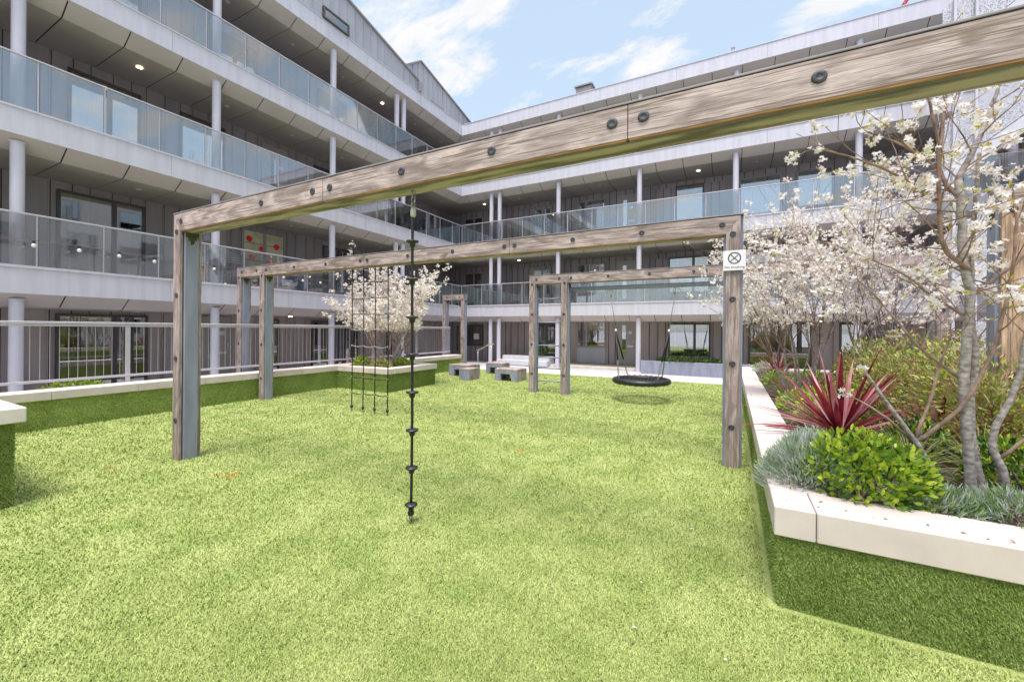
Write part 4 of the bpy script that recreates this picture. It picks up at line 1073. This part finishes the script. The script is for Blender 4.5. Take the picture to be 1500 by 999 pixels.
def twiggy(mb_t, mb_w, start, d, ln, r, depth, ends, up=0.15, wob=0.35, kids=(3, 5), keep=lambda p: True):
    n = max(3, int(ln / 0.10)); pts = [Vector(start)]; d = Vector(d).normalized(); dirs = [d]
    for k in range(n):
        d = (d + rvec() * wob * 0.35 + Vector((0, 0, up * 0.25))).normalized(); pts.append(pts[-1] + d * (ln / n)); dirs.append(d)
    rad = [max(0.0022, r * (1 - 0.75 * k / n)) for k in range(n + 1)]
    (mb_t if r > 0.012 else mb_w).tube(pts, rad, 7 if r > 0.012 else 5, False)
    if depth == 0:
        for k in range(1, n + 1):
            if random.random() < 0.55 or k == n: ends.append((pts[k], dirs[k]))
        return
    for c in range(random.randint(*kids)):
        k = random.randint(max(1, n // 4), n)
        nd = (dirs[k] * 0.8 + rvec() * 0.75 + Vector((0, 0, up))).normalized()
        twiggy(mb_t, mb_w, pts[k], nd, ln * random.uniform(0.42, 0.7), rad[k] * 0.62, depth - 1, ends, up, wob, kids)
    ends.append((pts[-1], d))
def flowering_tree(loc, label, stems, ln, r, ends_keep, size, nfl, petals, psize, leafp, petalmat, seed, spread=0.5, depth=2, kids=(4, 6), density=1.0, extra=None):
    random.seed(seed)
    T = root('flowering_tree', loc, label, 'tree')
    tb, wb_ = MB(), MB(); ends = []
    for k in range(stems):
        a = 6.283 * (k + random.uniform(-0.2, 0.2)) / stems; sp = spread * random.uniform(0.55, 1.25)
        d = Vector((math.cos(a) * sp, math.sin(a) * sp, 1))
        twiggy(tb, wb_, Vector(loc) + Vector((math.cos(a) * 0.08, math.sin(a) * 0.08, -0.03)), d, ln * random.uniform(0.8, 1.15), r * random.uniform(0.75, 1.1), depth, ends, 0.2, 0.3, kids)
    tk = tb.build('trunk', M['bark'], T, True); wb_.build('twigs', M['twig'], T, True)
    pet, lf = Plant(), Plant()
    for p, d in ends:
        if ends_keep(p) and random.random() < density: flower_cluster(pet, lf, p, size, nfl, petals, psize, leafp if random.random() < 0.7 else 0)
    pet.build('blossom', petalmat, T); lf.build('young_leaves', M['youngleaf'], T)
    return T, len(ends)
inf = []
# tree in the square planter
T, n_ = flowering_tree((-8.75, 8.85, 0.55), 'bushy white flowering tree in the square planter behind the rope net', 8, 1.75, 0.026, lambda p: p.z > 1.6, 0.10, 9, 5, 0.036, 1, M['petal_pink'], 14, 0.8, 2, (5, 8)); inf.append(n_)
# two mid-ground trees in the right planter
T, n_ = flowering_tree((0.98, 8.1, 0.52), 'dense blossoming multi stemmed tree behind the oak post with the sign', 9, 2.2, 0.022, lambda p: p.z > 1.75 and p.x > -0.75, 0.075, 10, 5, 0.027, 1, M['petal_pink'], 5, 0.55, 2, (5, 8), 0.52); inf.append(n_)
T, n_ = flowering_tree((2.25, 9.0, 0.52), 'second blossoming tree farther back in the right planter, between the two rear oak posts', 7, 2.2, 0.022, lambda p: p.z > 1.8, 0.075, 10, 5, 0.028, 1, M['petal_pink'], 9, 0.5, 2, (4, 7), 0.5); inf.append(n_)
# near tree: main limbs follow the real habit, twigs grown from them
random.seed(21)
NTR = root('flowering_tree', (1.42, 3.85, 0.52), 'open branched flowering tree with pale multiple trunks nearest the camera at right', 'tree')
limbs = [
 ([(1.40,3.80,.52),(1.38,3.8,.97),(1.36,3.8,1.32),(1.37,3.8,1.59),(1.38,3.78,1.91),(1.35,3.78,2.09),(1.34,3.80,2.45),(1.33,3.82,2.67)], .029, .021),
 ([(1.49,3.84,.50),(1.44,3.86,.8),(1.42,3.88,1.15),(1.45,3.9,1.5),(1.44,3.94,1.82),(1.47,4.0,2.3),(1.52,4.06,2.9)], .027, .011),
 ([(1.30,3.80,.55),(1.12,3.76,.89),(0.93,3.72,1.2),(0.82,3.70,1.39)], .022, .006),
 ([(1.11,3.78,.90),(0.93,3.8,1.08),(0.74,3.84,1.2)], .011, .004),
 ([(1.12,3.78,.93),(1.20,3.84,1.15),(1.29,3.9,1.48),(1.34,3.92,1.67)], .012, .005),
 ([(1.12,3.77,.91),(1.32,3.76,1.14),(1.44,3.74,1.44),(1.50,3.72,1.73),(1.53,3.70,2.03),(1.54,3.68,2.33),(1.50,3.66,2.6)], .014, .006),
 ([(1.38,3.78,2.05),(1.26,3.72,2.16),(1.20,3.68,2.3),(1.18,3.64,2.56),(1.16,3.60,2.86),(1.10,3.56,3.15)], .017, .007),
 ([(1.60,3.86,.50),(1.55,3.84,.77),(1.51,3.84,.98),(1.61,3.84,1.3),(1.65,3.82,1.64),(1.72,3.8,2.2)], .026, .010),
 ([(1.37,3.8,1.76),(1.18,3.72,1.89),(1.0,3.66,2.05),(0.82,3.62,2.15)], .010, .004),
 ([(1.33,3.82,2.67),(1.41,3.86,2.84),(1.50,3.9,3.09),(1.58,3.94,3.35)], .020, .008),
 ([(1.33,3.81,2.54),(1.26,3.9,2.78),(1.31,3.98,3.09),(1.34,4.02,3.4)], .016, .006),
 ([(1.20,3.67,2.48),(1.02,3.64,2.66),(0.76,3.6,2.83),(0.52,3.58,2.94)], .011, .004),
 ([(1.18,3.64,2.7),(0.99,3.6,2.88),(0.80,3.58,3.0)], .009, .004),
 ([(1.42,3.88,1.30),(1.20,4.02,1.55),(1.0,4.12,1.9),(0.78,4.2,2.2)], .011, .004),
 ([(1.44,3.94,1.9),(1.66,4.0,2.1),(1.84,4.0,2.35),(1.95,4.0,2.7)], .014, .005),
 ([(1.55,3.84,.85),(1.75,3.84,1.1),(1.9,3.84,1.4)], .012, .005),
]
tb, wb_ = MB(), MB(); ends = []
for pts, r0, r1 in limbs:
    P_ = [Vector(p) for p in pts]; sm = []
    for k in range(len(P_) - 1):
        p0, p1, p2, p3 = P_[max(0, k-1)], P_[k], P_[k+1], P_[min(len(P_)-1, k+2)]
        for t in (0, .25, .5, .75):
            sm.append(0.5 * ((2*p1) + (p2-p0)*t + (2*p0-5*p1+4*p2-p3)*t*t + (3*p1-p0-3*p2+p3)*t*t*t) + rvec() * 0.004)
    sm.append(P_[-1]); n = len(sm); rad = [r0 + (r1 - r0) * k / (n - 1) for k in range(n)]
    if len(pts) and r0 > 0.02: rad[0] *= 1.35; rad[1] *= 1.12
    (tb if r0 >= 0.02 else wb_).tube(sm, rad, 12 if r0 > .02 else 8, True)
    for k in range(n):
        if sm[k].z < 1.55 or random.random() > 0.52: continue
        dd = (sm[min(k+1, n-1)] - sm[max(k-1, 0)]).normalized()
        nd = (dd * 0.5 + rvec() * 0.9 + Vector((0, -0.05, 0.15))).normalized()
        twiggy(tb, wb_, sm[k], nd, random.uniform(0.22, 0.5), min(rad[k] * 0.5, 0.006), 1, ends, 0.1, 0.4, (1, 3))
    ends.append((sm[-1], Vector((0, 0, 1))))
tb.build('trunk', M['bark'], NTR, True); wb_.build('branches', M['twig'], NTR, True)
pet, lf = Plant(), Plant()
for p, d in ends:
    u = random.random()
    if u < 0.46: flower_cluster(pet, lf, p, 0.05, random.randint(6, 13), 5, 0.023, random.randint(1, 4))
    elif u < 0.65: flower_cluster(pet, lf, p, 0.02, 1, 5, 0.017, 2)
pet.build('blossom', M['petal'], NTR); lf.build('young_leaves', M['youngleaf'], NTR)
inf.append(len(ends))

def shrub(name, loc, rad, n, ln, wd, mats, weights, label, cat='shrub', seed=1, up=0.3, fill=0.55, group=None, stems=8, stem_mat='twig', droop=0.0, squash_base=True):
    random.seed(seed)
    T = root(name, loc, label, cat, group)
    L0 = Vector(loc); pl = Plant(); pick = []; tb = MB()
    lob = [(rvec(), random.uniform(0.75, 1.15)) for _ in range(9)]
    for k in range(n):
        d = rvec()
        if d.z < -0.25: d.z = -d.z * 0.6
        d.normalize()
        w = sum(max(0, d.dot(a)) ** 4 * (b - 1) for a, b in lob)
        rr = (1 + 1.5 * w) * (fill + (1 - fill) * random.random()) ** 0.6 * random.choice((1, 1, 1, 0.8))
        p = L0 + Vector((d.x * rad[0], d.y * rad[1], max(-0.15, d.z) * rad[2] + rad[2] * 0.12)) * rr
        dr = (d + rvec() * 0.8 + Vector((0, 0, up - droop * random.random()))).normalized()
        pl.add(p, dr, (d + rvec() * 0.7).normalized(), ln * random.uniform(0.6, 1.25), wd * random.uniform(0.7, 1.2), ln * 0.06)
        pick.append(random.choices(range(len(mats)), weights)[0])
    for k in range(stems):
        d = rvec(); d.z = abs(d.z) + 0.3
        e = L0 + Vector((d.x * rad[0], d.y * rad[1], d.z * rad[2])) * 0.75
        tb.tube([L0 + Vector((random.uniform(-.05, .05), random.uniform(-.05, .05), -0.02)), L0.lerp(e, 0.5) + rvec() * 0.03, e], [0.008, 0.006, 0.003], 5, False)
    pl.build('foliage', [M[m] for m in mats], T, pick)
    if stems: tb.build('stems', M[stem_mat], T, True)
    return T
ZS = 0.545
shrub('evergreen_shrub', (0.78, 3.52, ZS + 0.02), (0.37, 0.31, 0.37), 2600, 0.052, 0.026, ['lime', 'green', 'darkgreen'], [5, 3.5, 1.0], 'bright lime green glossy bush spilling over the near coping', seed=2)
shrub('lavender', (0.45, 3.62, ZS), (0.27, 0.36, 0.33), 4200, 0.065, 0.0065, ['silver', 'sage'], [3, 2], 'silver grey lavender clump at the planter corner', 'lavender', 4, up=0.9)
shrub('lavender', (0.62, 4.15, ZS), (0.22, 0.3, 0.30), 1500, 0.07, 0.007, ['sage', 'silver'], [3, 1], 'greener lavender clump behind the silver one, under the largest red cordyline', 'lavender', 5, up=0.9)
for k, (x, y, rx_, rz_, lab) in enumerate(((1.12, 3.46, 0.24, 0.17, 'low grey green lavender just right of the lime bush'), (1.52, 3.48, 0.28, 0.17, 'low grey green lavender at the right edge in front of the pale trunks'), (1.95, 3.52, 0.26, 0.2, 'lavender mostly beyond the right edge of the coping'))):
    shrub('lavender', (x, y, ZS), (rx_, 0.2, rz_), 1500, 0.065, 0.0075, ['sage', 'silver', 'green'], [3, 2, 1], lab, 'lavender', 30 + k, up=0.8)
shrub('evergreen_shrub', (1.78, 4.1, ZS), (0.34, 0.3, 0.42), 1200, 0.05, 0.03, ['green', 'lime', 'darkgreen'], [3, 3, 2.5], 'green and yellow bush behind the pale trunks at right', seed=8)
shrub('evergreen_shrub', (1.36, 4.75, ZS), (0.34, 0.32, 0.36), 1100, 0.055, 0.026, ['darkgreen', 'green', 'lime'], [3, 2, 1], 'dark green bush left of the pale trunks under the leaning branch', seed=9)
shrub('evergreen_shrub', (1.12, 6.3, ZS), (0.30, 0.4, 0.46), 900, 0.06, 0.03, ['lime', 'green'], [4, 2], 'yellow green bush behind the largest red cordyline', seed=10)
hd = [(2.05, 5.3, 0.55, 0.6, 0.98, 'olive and russet bamboo like shrub at the right edge behind the trunks'), (1.80, 6.4, 0.6, 0.65, 1.02, 'olive shrub mass just left of the right edge oak portal'), (2.5, 7.3, 0.7, 0.7, 1.08, 'tall olive shrub behind the right edge oak portal'), (1.75, 7.6, 0.55, 0.6, 0.9, 'yellowish shrub below the blossom of the second tree'), (3.0, 5.0, 0.6, 0.6, 1.1, 'russet shrub nearest the right edge under the oak portal')]
for k, (x, y, rx_, ry_, rz_, lab) in enumerate(hd):
    shrub('bamboo_shrub', (x, y, ZS), (rx_, ry_, rz_), 8000, 0.055, 0.019, ['olive', 'russet', 'green', 'straw', 'lime'], [4, 2.0, 1.2, 2.6, 0.9], lab, 'shrub', 40 + k, up=0.25, fill=0.3, stems=16)
for k, (x, y, r_, lab) in enumerate(((0.85, 9.9, 0.3, 'low green cover plant near the far end of the right coping'), (0.82, 7.0, 0.26, 'low lime cover plant along the middle of the right coping'), (0.80, 12.6, 0.35, 'low grey green plant at the far end of the right planter'), (1.5, 10.9, 0.4, 'green cover plant behind the small far cordyline'))):
    shrub('ground_cover', (x, y, ZS), (r_, r_ * 1.2, 0.28), 900, 0.06, 0.022, ['green', 'lime', 'silver'] if k != 2 else ['silver', 'sage', 'green'], [3, 2, 0.4], lab, 'plant', 60 + k)
for k, (x, y, lab) in enumerate(((-9.15, 8.35, 'lime plant at the front left of the square planter'), (-8.35, 9.15, 'yellow green plant at the right rear of the square planter'), (-8.45, 8.35, 'straw coloured low plant at the front corner of the square planter'))):
    shrub('ground_cover', (x, y, 0.56), (0.3, 0.26, 0.24), 900, 0.06, 0.03, ['lime', 'green', 'straw'] if k < 2 else ['straw', 'olive', 'lime'], [4, 2, 1], lab, 'plant', 70 + k)
shrub('ground_cover', (-10.35, 2.9, 0.45), (0.16, 0.45, 0.26), 500, 0.06, 0.03, ['lime', 'green'], [3, 2], 'small lime plant peeping through the foot of the left railing', 'plant', 75)
shrub('ivy', (-1.3, 16.3, 0.50), (1.7, 0.25, 0.16), 1500, 0.07, 0.05, ['darkgreen', 'green'], [4, 1], 'dark trailing ivy growing along the far metal trough', 'ivy', 77, droop=0.8)
shrub('ivy', (-7.55, 17.0, 0.46), (0.3, 0.2, 0.42), 300, 0.09, 0.05, ['green', 'darkgreen'], [2, 3], 'small dark pot plant on the pale bench box', 'plant', 78)

def straps(T, name, loc, n, ln, wd, mats, weights, seed, el0=15, el1=88, bend=0.25, seg=6):
    random.seed(seed); L0 = Vector(loc); mb = MB(); pk = []
    for k in range(n):
        a = k * 2.39996 + random.uniform(-0.3, 0.3); u = (k + 0.5) / n
        el = R(el1 + (el0 - el1) * u ** (0.6 if wd > 0.03 else 0.8) + random.uniform(-6, 6)); l_ = ln * random.uniform(0.75, 1.1)
        hz = Vector((math.cos(a), math.sin(a), 0)); p = L0 + hz * 0.02; sd = Vector((-hz.y, hz.x, 0)); mb.cur = random.choices(range(len(mats)), weights)[0]
        prev = None
        for q in range(seg + 1):
            t = q / seg; e = el - bend * t * t * (1.2 - el / 1.6)
            d = hz * math.cos(e) + Vector((0, 0, math.sin(e)))
            w = wd * (0.45 + 1.2 * t if t < 0.45 else 0.99 * (1 - (t - 0.45) / 0.55) ** 0.8 + 0.01)
            nr = sd.cross(d)
            c = [p - sd * w * 0.5, p - nr * w * 0.16, p + sd * w * 0.5]
            if prev: mb.face([prev[0], prev[1], c[1], c[0]]); mb.face([prev[1], prev[2], c[2], c[1]])
            prev = c; p = p + d * (l_ / seg)
    return mb.build(name, [M[m] for m in mats], T)
for (loc, n, ln, lab, sd, el0, zoff) in (((0.98, 5.25, 0.62), 86, 0.90, 'largest crimson cordyline with arching strap leaves above the lavender', 1, -8, 0), ((0.86, 10.3, 0.78), 34, 0.52, 'small crimson cordyline at the far end of the right planter', 2, 5, 0), ((1.72, 5.35, 0.60), 30, 0.55, 'smaller crimson cordyline half hidden by the leaning branch', 3, 5, 0)):
    T = root('cordyline', (loc[0], loc[1], 0.53), lab, 'cordyline')
    straps(T, 'strap_leaves', loc, n, ln, 0.055, ['crimson', 'rose'], [3, 1.5], sd, el0, 88, 0.35)
    MB().tube([(loc[0], loc[1], 0.50), (loc[0], loc[1], loc[2] + 0.06)], [0.035, 0.028], 10).build('stem', M['bark'], T, True)
for (loc, ln, lab, sd) in (((1.25, 4.35, 0.55), 0.42, 'straw coloured arching grass tuft beside the leaning branch', 5), ((0.85, 6.0, 0.55), 0.45, 'pale grass tuft beyond the largest cordyline', 6), ((0.80, 8.3, 0.55), 0.45, 'pale grass tuft at the foot of the dense blossoming tree', 7), ((-8.9, 9.2, 0.55), 0.35, 'pale grass tuft under the tree in the square planter', 8), ((1.75, 4.6, 0.55), 0.42, 'straw grass tuft behind the pale trunks', 9)):
    T = root('grass_tuft', loc, lab, 'ornamental grass')
    straps(T, 'blades', loc, 170, ln, 0.008, ['straw', 'sage', 'olive'], [4, 1, 1], sd, 5, 86, 1.5, 5)
random.seed(99)
lit = Plant(); pk = []
for k in range(150):
    if k < 60: x, y, z = random.uniform(-7.5, 0.0), random.uniform(1.2, 9.5), 0.022
    elif k < 110: x, y, z = random.uniform(-0.5, 0.2), random.uniform(2.2, 8.5), 0.022
    else: x, y, z = random.choice(((random.uniform(0.26, 1.6), random.uniform(2.96, 3.15)), (random.uniform(0.26, 0.5), random.uniform(3.3, 9)))) + (0.6075,)
    a = random.uniform(0, 6.28)
    lit.add(Vector((x, y, z)), Vector((math.cos(a), math.sin(a), random.uniform(0, 0.3))), Vector((0.1, 0.1, 1)), random.uniform(0.014, 0.032), random.uniform(0.009, 0.017), 0.003)
    pk.append(0 if k < 60 else random.choices((0, 1), (2, 3))[0])
lo_ = lit.build('fallen_leaves', [M['russet'], M['petal']], None, pk)
tag(lo_, 'scattered fallen petals and brown leaf scraps on the lawn and coping', 'leaf litter', kind='stuff')
print('blossom nodes', inf, 'turf fibres', len(tp))
